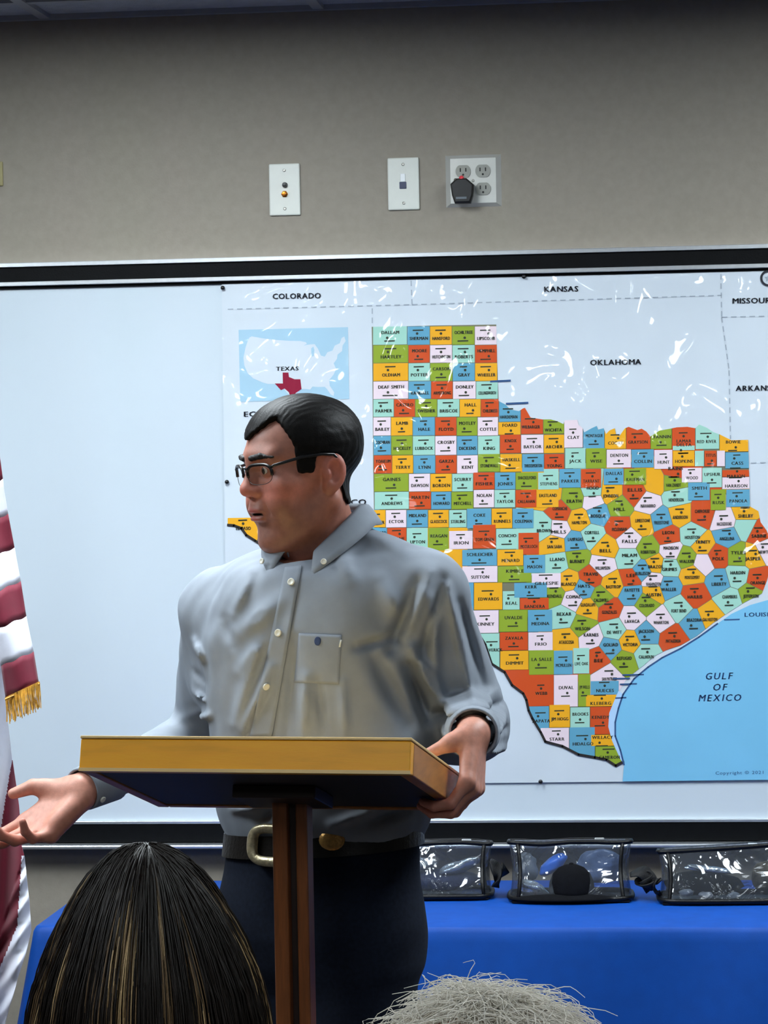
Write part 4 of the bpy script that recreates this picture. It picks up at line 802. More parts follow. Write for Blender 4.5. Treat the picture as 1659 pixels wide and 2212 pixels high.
# cuffs
def cuff(el, wr, r0, r1, ln):
    d = nrm(wr - el); A = frame(d); V = []; n = 28; prof = [(r0 - .006, -ln - .004), (r0, -ln), (r0 + .0015, -ln + .004), (r1 + .001, .016), (r1, .020), (r1 - .003, .019), (r1 - .004, .0), (r1 - .004, -.02)]
    mb = MB(); mb.lathe(prof, n, 'z'); mb.F = mb.F[:-2]; mb.xf((A, wr)); return mb.obj('cuff', shirt_m, shirt_o, smooth=True)
cuff(EL_L, WR_L, .040, .0355, .050); cuff(EL_R, WR_R, .0365, .033, .048)
cR = lambda P: np.minimum(cap(P, EL_R, WR_R + nrm(WR_R - EL_R) * .02, .049, .034), cap(P, WR_R - nrm(WR_R - EL_R) * .05, WR_R + nrm(WR_R - EL_R) * .01, .037, .034))
p, n = on(cR, 222, 1727, .001); button(p, n, shirt_o, .005)

# trousers, belt, boots
PELV = [(mz(y), mj(x, y)[0], .0, a, b) for y, x, a, b in ((1770, 698, .150, .108), (1800, 698, .154, .111), (1850, 696, .156, .114), (1930, 692, .160, .118), (2010, 690, .162, .12), (2080, 693, .155, .11), (2140, 693, .10, .08))]
HPL, HPR = np.array([mj(782, 2000)[0], -.05, mz(2000)]), np.array([mj(606, 2000)[0], .04, mz(2000)])
KNL, KNR = HPL + [.015, -.02, -.34], HPR + [-.02, -.02, -.34]
ANL, ANR = np.array([KNL[0] + .0, KNL[1] + .02, .09]), np.array([KNR[0] - .01, KNR[1] + .03, .09])
def jeans(P):
    d = loft(P, PELV, TPH, 2.2); d = smax(d, P[:, 2] - mz(1788), .004)
    for h_, k_, a_ in ((HPL, KNL, ANL), (HPR, KNR, ANR)): d = smin(d, smin(cap(P, h_, k_, .086, .068), cap(P, k_, a_, .068, .058), .03), .04)
    d = smax(d, .045 - P[:, 2], .004)
    return d - .003 * fold_noise(P * [1, 1, 1.6], 21, 26) * np.clip((mz(1850) - P[:, 2]) / .1, 0, 1)
V, Q = surf(jeans, (-.30, -.28, .03), (.30, .28, mz(1760)), .0065)
jn = mat('dark_denim', (20, 27, 42), .9, spec=.2, noise=(160, .22), bump=(900, .3, .0005)); jo = meshobj('jeans', npmesh('jeans', V, Q), jn, person); jo['label'] = 'dark indigo denim jeans'
def ring(tab, ph, z, grow, nn=72):
    tab = sorted(tab); zs_ = [t[0] for t in tab]; cx_, cy_, a, b = [np.interp(z, zs_, [t[i] for t in tab]) for i in (1, 2, 3, 4)]; out = []
    for i in range(nn):
        q = 2 * math.pi * i / nn; c_, s_ = math.cos(q), math.sin(q); u = (a + grow) * abs(c_) ** (2 / 2.2) * (1 if c_ > 0 else -1); v = (b + grow) * abs(s_) ** (2 / 2.2) * (1 if s_ > 0 else -1)
        out.append((cx_ + u * math.cos(ph) - v * math.sin(ph), cy_ - u * math.sin(ph) - v * math.cos(ph), z))
    return out
zb0, zb1 = mz(1834), mz(1786); V = []; nn = 72
for z_, g_ in ((zb0, .003), (zb0, .0075), (zb1, .0085), (zb1, .003)): V += [(x, y, z + .012 * (np.array([x, y, 0]) @ TLF) / .16) for x, y, z in ring(PELV, TPH, z_, g_)]
belt = pyd('belt', V, [(k * nn + (i + 1) % nn, k * nn + i, ((k + 1) % 4) * nn + i, ((k + 1) % 4) * nn + (i + 1) % nn) for k in range(4) for i in range(nn)], mat('belt_leather', (18, 14, 12), .4, noise=(60, .3), bump=(200, .4)), person, smooth=False); belt['label'] = 'dark leather western belt'
beltf = lambda P: loft(P, [(t[0], t[1], t[2], t[3] + .0085, t[4] + .0085) for t in PELV], TPH, 2.2)
pale = mat('buckle_silver', (196, 184, 150), .32, metal=.6, noise=(160, .25), bump=(260, .7, .001)); goldc = mat('concho_gold', (206, 160, 92), .35, metal=.6, noise=(160, .2), bump=(260, .7, .001))
p, n = on(beltf, 585, 1826, .001); A = frame(n); mb = MB(); k_ = 40
def rr(a, hx_, hy_, e): c_, s_ = math.cos(a), math.sin(a); return (hx_ * abs(c_) ** e * (1 if c_ > 0 else -1), hy_ * abs(s_) ** e * (1 if s_ > 0 else -1))
prof = [(.042, .032, .75, 0), (.042, .032, .75, .004), (.038, .028, .7, .007), (.026, .019, .45, .006), (.024, .017, .42, .0)]
Vb = [(*rr(2 * math.pi * i / k_, a, b, e), z_) for a, b, e, z_ in prof for i in range(k_)]
mb.add(Vb, [(j * k_ + i, j * k_ + (i + 1) % k_, (j + 1) * k_ + (i + 1) % k_, (j + 1) * k_ + i) for j in range(4) for i in range(k_)]); mb.xf((A, p)); mb.obj('buckle', pale, belt, smooth=True)['label'] = 'large pale engraved metal buckle'
for px, py, rx, ry, m_ in ((717, 1815, .020, .0155, goldc), (823, 1797, .0065, .0055, pale)):
    p, n = on(beltf, px, py, .001); mb = MB().lathe([(1, 0), (.96, .1), (.6, .22), (.2, .3), (.02, .3)], 18, 'z'); mb.V = [(x * rx, y * ry, z * .014) for x, y, z in mb.V]; mb.xf((frame(n), p)); mb.obj('concho', m_, belt, smooth=True)
boot_m = mat('boot_leather', (46, 30, 20), .45, noise=(30, .2))
for an in (ANL, ANR):
    fw_ = TFW * .9
    bf = lambda P, an=an: smin(cap(P, an + [0, 0, .04], an * [1, 1, 0] + [0, 0, .045], .05, .042), smin(cap(P, an * [1, 1, 0] + [0, 0, .045], an * [1, 1, 0] + fw_ * .13 + [0, 0, .042], .043, .040), cap(P, an * [1, 1, 0] + fw_ * .13 + [0, 0, .042], an * [1, 1, 0] + fw_ * .19 + [0, 0, .034], .04, .026), .02), .03)
    bb_ = lambda P, bf=bf: smax(bf(P), .0 - P[:, 2] + .002, .004)
    V, Q = surf(bb_, an * [1, 1, 0] + [-.26, -.30, -.01], an * [1, 1, 0] + [.2, .2, .2], .007); meshobj('boot', npmesh('boot', V, Q), boot_m, person)

# head
HPH = math.radians(63); HPI = math.radians(7); HRO = math.radians(-1.5)
hf0 = np.array([-math.sin(HPH), -math.cos(HPH), 0]); hr0 = np.array([-math.cos(HPH), math.sin(HPH), 0])     # forward, his right
hf = hf0 * math.cos(HPI) - ZZ * math.sin(HPI); hu = ZZ * math.cos(HPI) + hf0 * math.sin(HPI); hr_ = hr0 * math.cos(HRO) + hu * math.sin(HRO); hu = np.cross(hr_, hf)
HM = np.stack([hr_, hf, hu], 1); HC = mj(657, 1001, -.01); HS = .975
def h2m(p): return HC + HM @ (np.asarray(p) * HS)
def head_l(P, ears=True):                                  # head frame: x his right, y forward, z up, eyes at z=0
    X = np.abs(P[:, 0]); PS = np.stack([X, P[:, 1], P[:, 2]], 1)
    d = ell(P, (0, -.001, .026), (.0755, .0905, .0735))
    d = smin(d, ell(P, (0, .024, -.040), (.063, .066, .080)), .03)
    d = smin(d, ell(P, (0, .030, -.088), (.056, .054, .040)), .02)
    d = smin(d, cap(PS, (.052, -.006, -.060), (.022, .062, -.108), .021, .018), .02)
    d = smin(d, ell(P, (0, .074, -.113), (.022, .018, .017)), .018)
    d = smin(d, cap(PS, (.0, .083, .022), (.040, .071, .020), .013, .012), .014)           # brow
    d = smin(d, ell(PS, (.048, .058, -.026), (.020, .022, .020)), .018)                    # cheekbone
    d = smin(d, ell(PS, (.038, .066, -.056), (.024, .022, .024)), .02)                     # cheek
    d = smax(d, -ell(PS, (.031, .100, -.001), (.021, .020, .0125)), .012)                  # eye socket
    d = smin(d, ell(PS, (.031, .0735, .0), (.0155, .0150, .0118)), .003)                   # lids
    d = smax(d, -ell(PS, (.0315, .0905, -.0005), (.0135, .0105, .0060)), .002)              # lid opening
    d = smin(d, cap(P, (0, .088, .006), (0, .101, -.022), .0075, .0095), .012)             # nose bridge
    d = smin(d, ell(P, (0, .1025, -.0275), (.0125, .0110, .0100)), .008)
    d = smin(d, ell(PS, (.0125, .094, -.032), (.0085, .0110, .0080)), .006)                # wings
    d = smax(d, -ell(PS, (.0065, .098, -.0405), (.0036, .006, .0036)), .003)               # nostrils
    d = smin(d, ell(P, (0, .086, -.056), (.024, .014, .014)), .012)
    d = smin(d, ell(P, (0, .0935, -.0600), (.0215, .0080, .0050)), .005)                   # upper lip
    d = smin(d, ell(P, (0, .0920, -.0735), (.0195, .0085, .0062)), .005)                   # lower lip
    d = smax(d, -ell(P, (0, .104, -.0665), (.0225, .018, .0022)), .003)                    # open mouth
    d = smax(d, -ell(P, (0, .094, -.0830), (.020, .0055, .004)), .008)
    d = smax(d, -cap(PS, (.020, .103, -.034), (.034, .088, -.066), .0025, .003), .009)     # smile line
    q = PS - np.array([.0755, -.013, -.019]); cs_, sn_ = math.cos(.22), math.sin(.22); y2 = q[:, 1] * cs_ + q[:, 2] * sn_; z2 = -q[:, 1] * sn_ + q[:, 2] * cs_; E_ = np.stack([q[:, 0] - .20 * (-y2) , y2, z2], 1)
    ear = ell(E_, (0, 0, .002), (.0085, .0180, .0285)); ear = smin(ear, ell(E_, (-.001, .004, -.021), (.0075, .0105, .0125)), .006)
    ear = smax(ear, -ell(E_, (.0090, .003, .002), (.0085, .0105, .0180)), .004)
    ear = smin(ear, ell(E_, (.002, .010, -.003), (.0055, .0045, .0070)), .004)
    if ears: d = smin(d, ear, .006)
    d = smin(d, cap(P, (0, -.008, -.058), (0, -.030, -.22), .050, .056), .022)
    d = smin(d, ell(P, (0, .030, -.130), (.026, .022, .022)), .025)                        # throat
    return d
def to_h(P): return ((P - HC) @ HM) / HS
V, Q = surf(head_l, (-.11, -.145, -.26), (.11, .14, .13), .0021)
hz_ = V[:, 2]; keep = np.ones(len(V)); X = np.abs(V[:, 0])
skin = np.array(lin((162, 106, 88))); lip = np.array(lin((160, 84, 78))); stub = np.array(lin((132, 90, 78))); mouthc = np.array(lin((40, 16, 16))); rosy = np.array(lin((200, 112, 96)))
Cc = np.tile(skin, (len(V), 1))
def blend(Cc, c, w_): w_ = np.clip(w_, 0, 1)[:, None]; return Cc * (1 - w_) + c * w_
g_ = lambda c, r: np.exp(-(((V - np.array(c)) / np.array(r)) ** 2).sum(1)); gs = lambda c, r: np.exp(-(((np.stack([X, V[:, 1], V[:, 2]], 1) - np.array(c)) / np.array(r)) ** 2).sum(1))
Cc = blend(Cc, rosy, .6 * gs((.045, .07, -.035), (.03, .04, .02)) + .6 * g_((0, .115, -.031), (.02, .02, .015)) + .7 * gs((.085, -.015, .0), (.02, .03, .04)))
Cc = blend(Cc, stub, .75 * np.clip((-.044 - V[:, 2]) / .02, 0, 1) * np.clip((V[:, 1] - .0) / .03, 0, 1) * np.clip((V[:, 2] + .145) / .02, 0, 1))
Cc = blend(Cc, lip, 1.2 * (g_((0, .099, -.0605), (.020, .012, .0045)) + g_((0, .098, -.074), (.018, .012, .0055))))
Cc = blend(Cc, mouthc, 1.3 * ((np.abs(V[:, 2] + .0665) < .0018) & (V[:, 1] > .075) & (X < .019)))
headV = HC + (V * HS) @ HM.T; headQ, headC = Q, Cc

# hands
def hand(W, d, n, right, flex, spread, thumb, sc, arm):
    d = nrm(d); n = nrm(n - d * (np.asarray(n) @ d)); s_ = np.cross(d, n) * (1 if right else -1); R_ = lambda p: W + sc * (d * p[0] + s_ * p[1] + n * p[2])
    bases = [(.094, .031), (.098, .0105), (.093, -.010), (.083, -.029)]; lens = [(.043, .026, .021), (.048, .030, .022), (.044, .028, .021), (.034, .021, .019)]; rad = [(.0098, .0088, .0078, .0066), (.0100, .009, .008, .0068), (.0096, .0086, .0076, .0064), (.0086, .0076, .0068, .0056)]
    chains = []
    for k in range(4):
        b = np.array([bases[k][0], bases[k][1], -.001]); ang = 0; sp_ = spread[k]; pts = [R_(b)]; cur = b.copy()
        for j in range(3):
            ang += math.radians(flex[k][j]); dd = np.array([math.cos(ang) * math.cos(sp_), math.cos(ang) * math.sin(sp_), math.sin(ang)]); cur = cur + dd * lens[k][j]; pts.append(R_(cur))
        chains.append((pts, [r_ * sc for r_ in rad[k]]))
    tp = [R_(np.array(p)) for p in thumb]
    def fn(P):
        w0 = W - nrm(arm) * .06; pal = cap(P, w0, R_(np.array([.004, 0, 0])), .029 * sc, .0275 * sc)
        for k in range(4): pal = smin(pal, cap(P, R_(np.array([.012, bases[k][1] * .55, 0])), chains[k][0][0], .0165 * sc, .0125 * sc), .012 * sc)
        pal = smin(pal, cap(P, R_(np.array([.02, .018, .006])), tp[0] * .4 + tp[1] * .6, .017 * sc, .0135 * sc), .014 * sc)
        pal = smin(pal, ell((P - R_(np.array([.045, -.024, .007]))) @ np.stack([d, s_, n], 1), (0, 0, 0), (.034 * sc, .013 * sc, .012 * sc)), .012)
        out = None
        for pts, rd in chains:
            f_ = cap(P, pts[0], pts[1], rd[0] * 1.03, rd[1]); f_ = smin(f_, cap(P, pts[1], pts[2], rd[1] * 1.03, rd[2]), .003); f_ = smin(f_, cap(P, pts[2], pts[3], rd[2] * 1.02, rd[3]), .003)
            out = f_ if out is None else smin(out, f_, .0022)
        tf = smin(cap(P, tp[0], tp[1], .014 * sc, .0115 * sc), cap(P, tp[1], tp[2], .0118 * sc, .0085 * sc), .004)
        o = smin(pal, out, .009); return smin(o, tf, .008)
    allp = np.array([p for c_ in chains for p in c_[0]] + tp + [W, W - nrm(arm) * .06]); V, Q = surf(fn, allp.min(0) - .035, allp.max(0) + .035, .0021)
    C_ = np.tile(np.array(lin((204, 142, 122))), (len(V), 1)); tipc = np.array(lin((206, 118, 104)))
    for pts, rd in chains:
        for j in (1, 2, 3): C_ = blend(C_, tipc, .55 * np.exp(-(np.linalg.norm(V - pts[j], axis=1) / .011) ** 2))
    return V, Q, C_
dR = np.array([-.74, -.22, -.62]); HWR = WR_R + nrm(WR_R - EL_R) * .018
hR = hand(HWR, dR, (-.28, -.62, .74), True, [(12, 14, 10), (20, 16, 10), (34, 34, 22), (42, 42, 26)], (.10, .02, -.05, -.14), [(.028, .028, .006), (.052, .056, .020), (.082, .070, .024)], 1.0, WR_R - EL_R)
HWL = WR_L + nrm(WR_L - EL_L) * .016 + np.array([.0, 0, .002])
hL = hand(HWL, np.array([-.06, -.45, -.89]), (-.93, .25, -.07), False, [(34, 50, 30), (38, 54, 32), (40, 56, 32), (42, 56, 32)], (.05, .01, -.03, -.08), [(.018, .024, .012), (.034, .036, .032), (.046, .036, .060)], .92, WR_L - EL_L)
arms = lambda P: smin(smin(cap(P, SH_L, EL_L, .026, .024), cap(P, EL_L, HWL, .028, .022), .01), smin(smin(cap(P, SH_R, EL_R, .026, .024), cap(P, EL_R, HWR, .028, .022), .01), np.minimum(loft(P, [(t[0], t[1], t[2], t[3] * .80, t[4] * .78) for t in TORSO], TPH), smin(cap(P, NBL, SH_L, .015, .02), cap(P, NBR, SH_R, .015, .02), .02)), .03), .03)
tV, tQ = surf(lambda P: smax(smax(arms(P), -(P[:, 2] - mz(1780)), .01), P[:, 2] - mz(1205), .02), (-.46, -.42, mz(1830)), (.42, .40, mz(1080)), .010)
V, Q = joinm([(headV, headQ), (hR[0], hR[1]), (hL[0], hL[1]), (tV, tQ)]); Cb = np.concatenate([headC, hR[2], hL[2], np.tile(skin, (len(tV), 1))])
me = npmesh('body', V, Q); setcol(me, Cb); skin_m = mat('skin', (196, 138, 116), .5, attr='col', noise=(120, .10), bump=(500, .25, .0006), sss=.12); body = meshobj('body', me, skin_m, person)

# hair, brows, eyes, glasses
def hairf(P):
    X = np.abs(P[:, 0]); y, z = P[:, 1], P[:, 2]
    base = head_l(P, False)
    th = .0045 + .0055 * np.clip((z - .02) / .07, 0, 1) + .004 * np.clip((-.05 - y) / .04, 0, 1) * np.clip((z + .06) / .05, 0, 1)
    zA = .060 + .022 * np.exp(-((X - .046) / .018) ** 2) * np.clip((y - .03) / .03, 0, 1) - .012 * np.exp(-((P[:, 0] - .008) / .018) ** 2); gA = z - zA
    zB = np.where(y > .012, -.010, np.where(y > -.032, .030, -.052 - .010 * np.clip((-y - .05) / .05, 0, 1)))
    zB = np.interp(y, [-.12, -.045, -.034, -.030, .006, .014, .018, .05], [-.078, -.072, -.060, .004, .014, .008, -.014, -.012])
    gB = np.minimum(.044 + .010 * np.clip((z - .03) / .04, 0, 1) - y, z - zB); g = np.maximum(gA, gB * .9)
    g = g + .0012 * np.sin(P[:, 0] * 420 + y * 260) * np.sin(z * 300 + y * 190)
    strand = .0003 * np.sin(X * 900 + fold_noise(P, 3, 60) * 5) + .0005 * fold_noise(P * [1, .3, 1], 8, 260)
    return smax(base - th - strand, -g, .006)
V, Q = surf(hairf, (-.11, -.15, -.10), (.11, .13, .15), .0022); hair_m = mat('black_hair', (12, 10, 9), .5, noise=(200, .4), bump=(600, .6, .0006), stretch=(1, .25, 1), spec=.12)
ho = meshobj('hair', npmesh('hair', HC + (V * HS) @ HM.T, Q), hair_m, person); ho['label'] = 'short dark hair receding at the temples'
brow_m = mat('brow_hair', (22, 16, 14), .6, noise=(300, .3))
for s_ in (-1, 1):
    bf = lambda P: smin(cap(P, (s_ * .013, .0945, .0208), (s_ * .034, .0885, .0228), .0046, .0046), cap(P, (s_ * .034, .0885, .0228), (s_ * .052, .0755, .0190), .0046, .0022), .003) - .0008 * fold_noise(P, 4, 900)
    V, Q = surf(bf, (min(s_ * .06, 0) - .006, .06, .005), (max(s_ * .06, 0) + .006, .112, .035), .0014); meshobj('eyebrow', npmesh('eyebrow', HC + (V * HS) @ HM.T, Q), brow_m, person)
eyew = mat('eye_white', (214, 206, 200), .25, noise=(60, .04)); iris = mat('iris_dark', (40, 26, 18), .2, noise=(80, .2))
for s_ in (-1, 1):
    gz = nrm((.0, 1., -.04)); c = np.array((s_ * .0315, .0752, -.0003)); mb = MB().sphere((0, 0, 0), .0112, 18, 12); mb.V = [tuple(h2m(np.array(v) + c)) for v in mb.V]; eo = mb.obj('eye', eyew, person, smooth=True)
    mb = MB().lathe([(.0001, .01145), (.004, .0113), (.0056, .0102)], 16, 'z'); A = frame(gz, (1, 0, 0)); mb.xf((A, c)); mb.V = [tuple(h2m(v)) for v in mb.V]; mb.obj('iris', iris, eo, smooth=True)
gl = empty('glasses', (0, 0, 0)); gl.parent = person; gl['label'] = 'black half-rim glasses'
fr_m = mat('glasses_frame', (12, 12, 14), .3, noise=(60, .1)); lens_m = bpy.data.materials.new('lens_glass'); lens_m.use_nodes = True
N = lens_m.node_tree.nodes; L_ = lens_m.node_tree.links; N.remove(N['Principled BSDF']); tr = N.new('ShaderNodeBsdfTransparent'); gg = N.new('ShaderNodeBsdfGlossy'); gg.inputs['Roughness'].default_value = .05; mx = N.new('ShaderNodeMixShader'); fz = N.new('ShaderNodeValue'); fz.outputs[0].default_value = .05
tr.inputs[0].default_value = (1, 1, 1, 1); L_.new(fz.outputs[0], mx.inputs[0]); L_.new(tr.outputs[0], mx.inputs[1]); L_.new(gg.outputs[0], mx.inputs[2]); L_.new(mx.outputs[0], N['Material Output'].inputs[0])
def lens_pt(s_, a):
    c_, q_ = math.cos(a), math.sin(a); e_ = .72; u = abs(c_) ** e_ * (1 if c_ > 0 else -1); v = abs(q_) ** e_ * (1 if q_ > 0 else -1); return np.array((s_ * (.0365 + .0285 * u), .1015 - .0150 * (u * .5 + .5) ** 1.4, -.004 + (.0145 if v > 0 else .0165) * v))
for s_ in (-1, 1):
    P = [lens_pt(s_, 2 * math.pi * i / 36) for i in range(36)]
    lo = pyd('lens', [h2m(p) for p in P] + [h2m(np.mean(P, 0) + [0, .002, 0])], [(i, (i + 1) % 36, 36) for i in range(36)], lens_m, gl, smooth=True)
    MB().tube([h2m(lens_pt(s_, a)) for a in np.linspace(-.12, math.pi + .12, 26)], .0025, 7).obj('brow_bar', fr_m, gl, smooth=True)
    MB().tube([h2m(lens_pt(s_, a)) for a in np.linspace(math.pi + .1, 2 * math.pi - .1, 22)], .0005, 6).obj('lower_rim', fr_m, gl, smooth=True)
    MB().tube([h2m(p) for p in ((s_ * .0645, .088, .004), (s_ * .0700, .084, .007), (s_ * .0735, .070, .009), (s_ * .0765, .040, .013), (s_ * .079, .005, .013), (s_ * .080, -.014, .010), (s_ * .078, -.032, -.012))], .0018, 7, sy=1.3).obj('temple', fr_m, gl, smooth=True)
MB().tube([h2m(p) for p in ((-.0090, .1010, .004), (-.004, .104, .007), (.004, .104, .007), (.0090, .1010, .004))], .0017, 7).obj('bridge', fr_m, gl, smooth=True)

# ================================================================== SEATED AUDIENCE (backs of two heads)
def strands(name, parent, m_, gen, n, npt, r, sides=3):
    V = []; Fq = []; C_ = []; b = 0
    for i in range(n):
        P, col_, rad = gen(i); P = np.asarray(P); k = len(P); T = np.gradient(P, axis=0); T /= np.linalg.norm(T, axis=1)[:, None] + 1e-9
        A = np.cross(T, [.3, .9, .2]); A /= np.linalg.norm(A, axis=1)[:, None] + 1e-9; Bv = np.cross(T, A); tp = np.linspace(1, .25, k) ** .7 * rad
        for j in range(sides):
            q = 2 * math.pi * j / sides; V.append(P + (A * math.cos(q) + Bv * math.sin(q)) * tp[:, None])
        C_.append(np.tile(col_, (k * sides, 1)) if np.ndim(col_) == 1 else np.tile(col_, (sides, 1))); i0 = np.arange(k - 1)
        for j in range(sides):
            j2 = (j + 1) % sides; Fq.append(np.stack([b + j * k + i0, b + j2 * k + i0, b + j2 * k + i0 + 1, b + j * k + i0 + 1], 1))
        b += k * sides
    me = npmesh(name, np.concatenate(V), np.concatenate(Fq)); setcol(me, np.concatenate(C_)); return meshobj(name, me, m_, parent)
hair_at = mat('hair_strands', (60, 50, 40), .45, attr='col', noise=(300, .15))
def seat_person(px, pytop, Y, label, head_r, skincol, cloth_col, clothname):
    top = vp(px, pytop, Y); o = np.array([top[0], top[1], 0.]); t = empty('person', v2w(o), YAW); tag(t, label, 'person'); hc = np.array([0, 0, top[2] - head_r[2] - .012])
    def fb(P):                                   # skull, face, neck, torso, thighs, shins as one skin
        d = ell(P, hc, head_r); d = smin(d, ell(P, hc + [0, .055, -.06], (.062, .06, .075)), .03)
        d = smin(d, cap(P, hc + [0, .14, -.03], hc + [0, .125, -.02], .007, .008), .014)
        for s_ in (-1, 1): d = smin(d, ell(P, hc + [s_ * (head_r[0] + .004), .005, -.03], (.009, .018, .03)), .006)
        d = smin(d, cap(P, hc + [0, .005, -.08], hc + [0, -.02, -.2], .05, .055), .03)
        return d
    V, Q = surf(fb, hc - [.13, .16, .24], hc + [.13, .18, .14], .006); 
    zs_ = hc[2] - .24
    def bd(P):
        d = ell(P, (0, -.01, zs_ - .24), (.165, .105, .30)); d = smin(d, cap(P, (-.15, 0, zs_ - .05), (.15, 0, zs_ - .05), .055, .055), .06)
        for s_ in (-1, 1):
            d = smin(d, smin(cap(P, (s_ * .17, 0, zs_ - .07), (s_ * .21, .03, zs_ - .34), .05, .042), cap(P, (s_ * .21, .03, zs_ - .34), (s_ * .10, .26, .52), .042, .034), .02), .03)
        return d - .004 * fold_noise(P, 12, 24)
    Vt, Qt = surf(bd, (-.32, -.22, .40), (.32, .36, zs_ + .06), .011)
    lg = lambda P: np.minimum(*[smin(smin(cap(P, (s_ * .08, .0, .50), (s_ * .11, .40, .50), .085, .065), cap(P, (s_ * .11, .40, .50), (s_ * .11, .42, .09), .062, .045), .02), cap(P, (s_ * .11, .40, .045), (s_ * .12, .54, .035), .042, .032), .02) for s_ in (-1, 1)])
    Vl, Ql = surf(lambda P: smax(lg(P), .002 - P[:, 2], .003), (-.24, -.12, -.01), (.24, .62, .62), .012)
    bo = meshobj('body', npmesh('body', V, Q), mat('skin_' + clothname, skincol, .5, noise=(90, .08), sss=.1), t)
    meshobj('top', npmesh('top', Vt, Qt), mat(clothname, cloth_col, .85, noise=(40, .1), bump=(600, .2, .0006)), t); meshobj('trousers', npmesh('trousers', Vl, Ql), mat('audience_trousers', (40, 42, 52), .85, noise=(60, .12)), t)
    return t, hc, o
def chair(o, label):
    c = empty('stacking_chair', v2w(o), YAW); tag(c, label, 'chair'); up_m = mat('chair_fabric', (44, 48, 66), .85, noise=(90, .15), bump=(500, .3, .001)); fm = mat('chair_frame', (30, 30, 32), .4, metal=.5, noise=(30, .1))
    MB().box((-.23, -.16, .37), (.23, .30, .415), .015).obj('seat', up_m, c); MB().box((-.22, -.205, .55), (.22, -.165, .86), .014).obj('backrest', up_m, c)
    for sx in (-1, 1):
        MB().tube([(sx * .225, -.235, 0), (sx * .225, -.185, .40), (sx * .225, -.195, .84)], .011, 8).obj('rear_leg', fm, c, smooth=True); MB().tube([(sx * .225, .30, 0), (sx * .225, .27, .37)], .011, 8).obj('front_leg', fm, c, smooth=True)
        MB().tube([(sx * .225, -.185, .365), (sx * .225, .27, .365)], .010, 8).obj('side_rail', fm, c)
WY = 3.12
wt, whc, wo = seat_person(312, 1838, WY, 'person with long brown hair streaked blonde, seen from behind', (.077, .098, .092), (196, 150, 128), (40, 40, 48), 'dark_blouse')
chair(wo, 'stacking chair under the person with long streaked hair')
def woman(i):
    th = rng.uniform(0, 2 * math.pi); ph0 = rng.uniform(0, .55) ** 1.0; lay = rng.uniform(-.006, .010); k = 22
    part = np.array([.006 * math.sin(3 * th), -.02, 0.]); side = math.cos(th); P = []
    drop = rng.uniform(.34, .46); wob = rng.uniform(0, 6.3); fr = rng.uniform(4, 9); cl = .010 * math.sin(th * 9 + 1.3 * math.sin(th * 4))
    a, b, c_ = .084 + lay * .7 + cl * .3, .096 + lay * .7 + cl * .3, .150 + lay
    for j in range(k):
        s_ = j / (k - 1)
        if s_ < .5:
            ph = ph0 + (1.62 - ph0) * (s_ / .5); rad = math.sin(ph) * (1 + .36 * (s_ / .5) ** 2); z = c_ * math.cos(ph) - .05
        else:
            q = (s_ - .5) / .5; rad = 1.36 + .16 * (1 - math.exp(-5 * q)); z = -c_ * .05 - .05 - drop * q
        wv = .0035 * math.sin(fr * s_ * 2 + wob)
        P.append(part * (1 - min(1, s_ * 2)) + np.array([math.cos(th) * (a * rad + wv + (.012 * max(0, s_ - .35))), math.sin(th) * (b * rad + wv), z]))
    v = math.sin(th * 13 + 2.1 * math.sin(th * 5)) + rng.normal() * .45
    if v > 1.2: col_ = lin((186, 156, 112))
    elif v > .8: col_ = lin((110, 86, 58))
    else: col_ = np.array(lin((30, 21, 15))) * rng.uniform(.5, 1.3)
    w_ = np.clip((np.linspace(0, 1, k) - rng.uniform(.08, .3)) / .2, 0, 1)[:, None]; dk = np.array(lin((26, 18, 13)))
    return whc + np.array(P) + [0, 0, .006], dk * (1 - w_) + np.array(col_) * w_, .0008 if v <= .8 else .0010
def wh_cap(P):
    q = P - whc; d = ell(q, (0, -.004, -.05), (.086, .100, .146)); d = smin(d, ell(q, (0, -.02, -.24), (.125, .09, .20)), .06); return smax(d, -np.minimum(q[:, 2] + .33, .06 - q[:, 1] + 10 * np.clip(q[:, 2] - .04, 0, 1)), .01)
V, Q = surf(wh_cap, whc - [.17, .18, .40], whc + [.17, .16, .13], .006); hb = meshobj('hair', npmesh('hair', V, Q), mat('dark_brown_hair', (24, 17, 13), .5, noise=(160, .4), bump=(220, .5, .002), stretch=(1, 1, .1)), wt)
st = strands('hair_strands', hair_at and hb, hair_at, woman, 4200, 22, .001); st['kind'] = 'stuff'
GY = 1.97
gt, ghc, go = seat_person(1050, 2144, GY, 'person with thin wispy white hair, seen from behind', (.083, .098, .090), (206, 160, 140), (120, 124, 132), 'grey_sweater')
chair(go, 'stacking chair under the person with white hair')
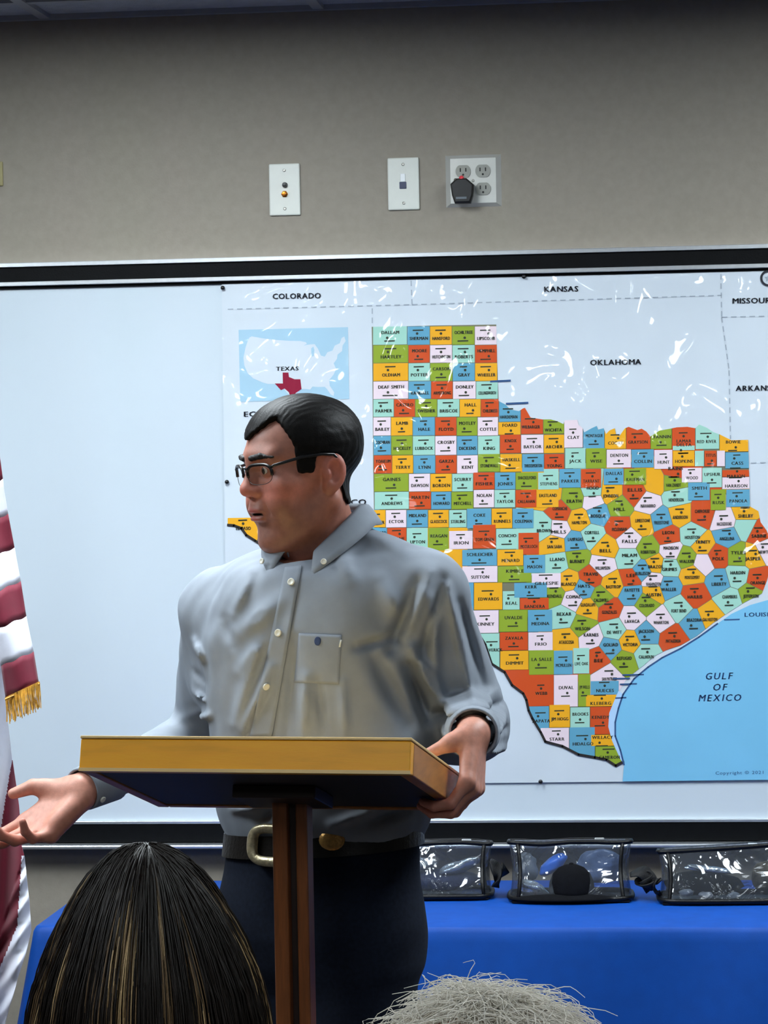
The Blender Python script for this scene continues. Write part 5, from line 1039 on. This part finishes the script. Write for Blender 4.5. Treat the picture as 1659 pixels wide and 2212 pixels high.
def whiteh(i):
    th = rng.uniform(0, 2 * math.pi); ph = rng.uniform(0, 1.75) if i % 9 else rng.uniform(.9, 1.6); k = 9; n = np.array([math.sin(ph) * math.cos(th), math.sin(ph) * math.sin(th), math.cos(ph)])
    p = np.array([.084, .099, .091]) * n; tdir = np.array([math.cos(ph) * math.cos(th), math.cos(ph) * math.sin(th), -math.sin(ph)]); sw = np.cross(n, tdir) * math.copysign(.5, math.cos(th + .7)) * rng.uniform(.2, 1.3); wild = i % 9 == 0
    q_ = nrm(rng.normal(size=3)); q_ = nrm(q_ - n * (q_ @ n)); mixr = max(0., 1 - ph / .8) * .9 + .25; tdir = nrm(tdir * (1 - mixr) + q_ * mixr)
    L = rng.uniform(.04, .085) * (1.15 if wild else 1); d = nrm(tdir * (1 if not wild else .35) + sw + n * (.55 if not wild else rng.uniform(.3, .75))); P = []; f1, f2 = rng.uniform(0, 6.3, 2); am = rng.uniform(.003, .010); cur = p.copy()
    for j in range(k):
        s_ = j / (k - 1); q = p + d * L * s_ - n * (.55 * L * s_ * s_ * (1 if not wild else .4)) + am * s_ * np.array([math.sin(7 * s_ + f1), math.cos(6 * s_ + f2), math.sin(5 * s_ + f2)])
        rr_ = math.sqrt(((q / np.array([.084, .099, .091])) ** 2).sum())
        if rr_ < 1.03: q = q * (1.03 + .06 * s_) / rr_
        P.append(q)
    g_ = rng.uniform(.88, 1.0); return ghc + np.array(P), np.array(lin((250, 246, 238))) * g_, (.0006 if not wild else .0004)
wm = bpy.data.materials.new('white_hair'); wm.use_nodes = True; N = wm.node_tree.nodes; L_ = wm.node_tree.links; N.remove(N['Principled BSDF'])
at = N.new('ShaderNodeAttribute'); at.attribute_name = 'col'; df = N.new('ShaderNodeBsdfDiffuse'); tl = N.new('ShaderNodeBsdfTranslucent'); mx = N.new('ShaderNodeMixShader'); mx.inputs[0].default_value = .5
L_.new(at.outputs['Color'], df.inputs[0]); L_.new(at.outputs['Color'], tl.inputs[0]); L_.new(df.outputs[0], mx.inputs[1]); L_.new(tl.outputs[0], mx.inputs[2]); L_.new(mx.outputs[0], N['Material Output'].inputs[0])
st = strands('hair', gt, wm, whiteh, 4600, 9, .0006); st['kind'] = 'stuff'; st['label'] = 'thin wispy white hair'
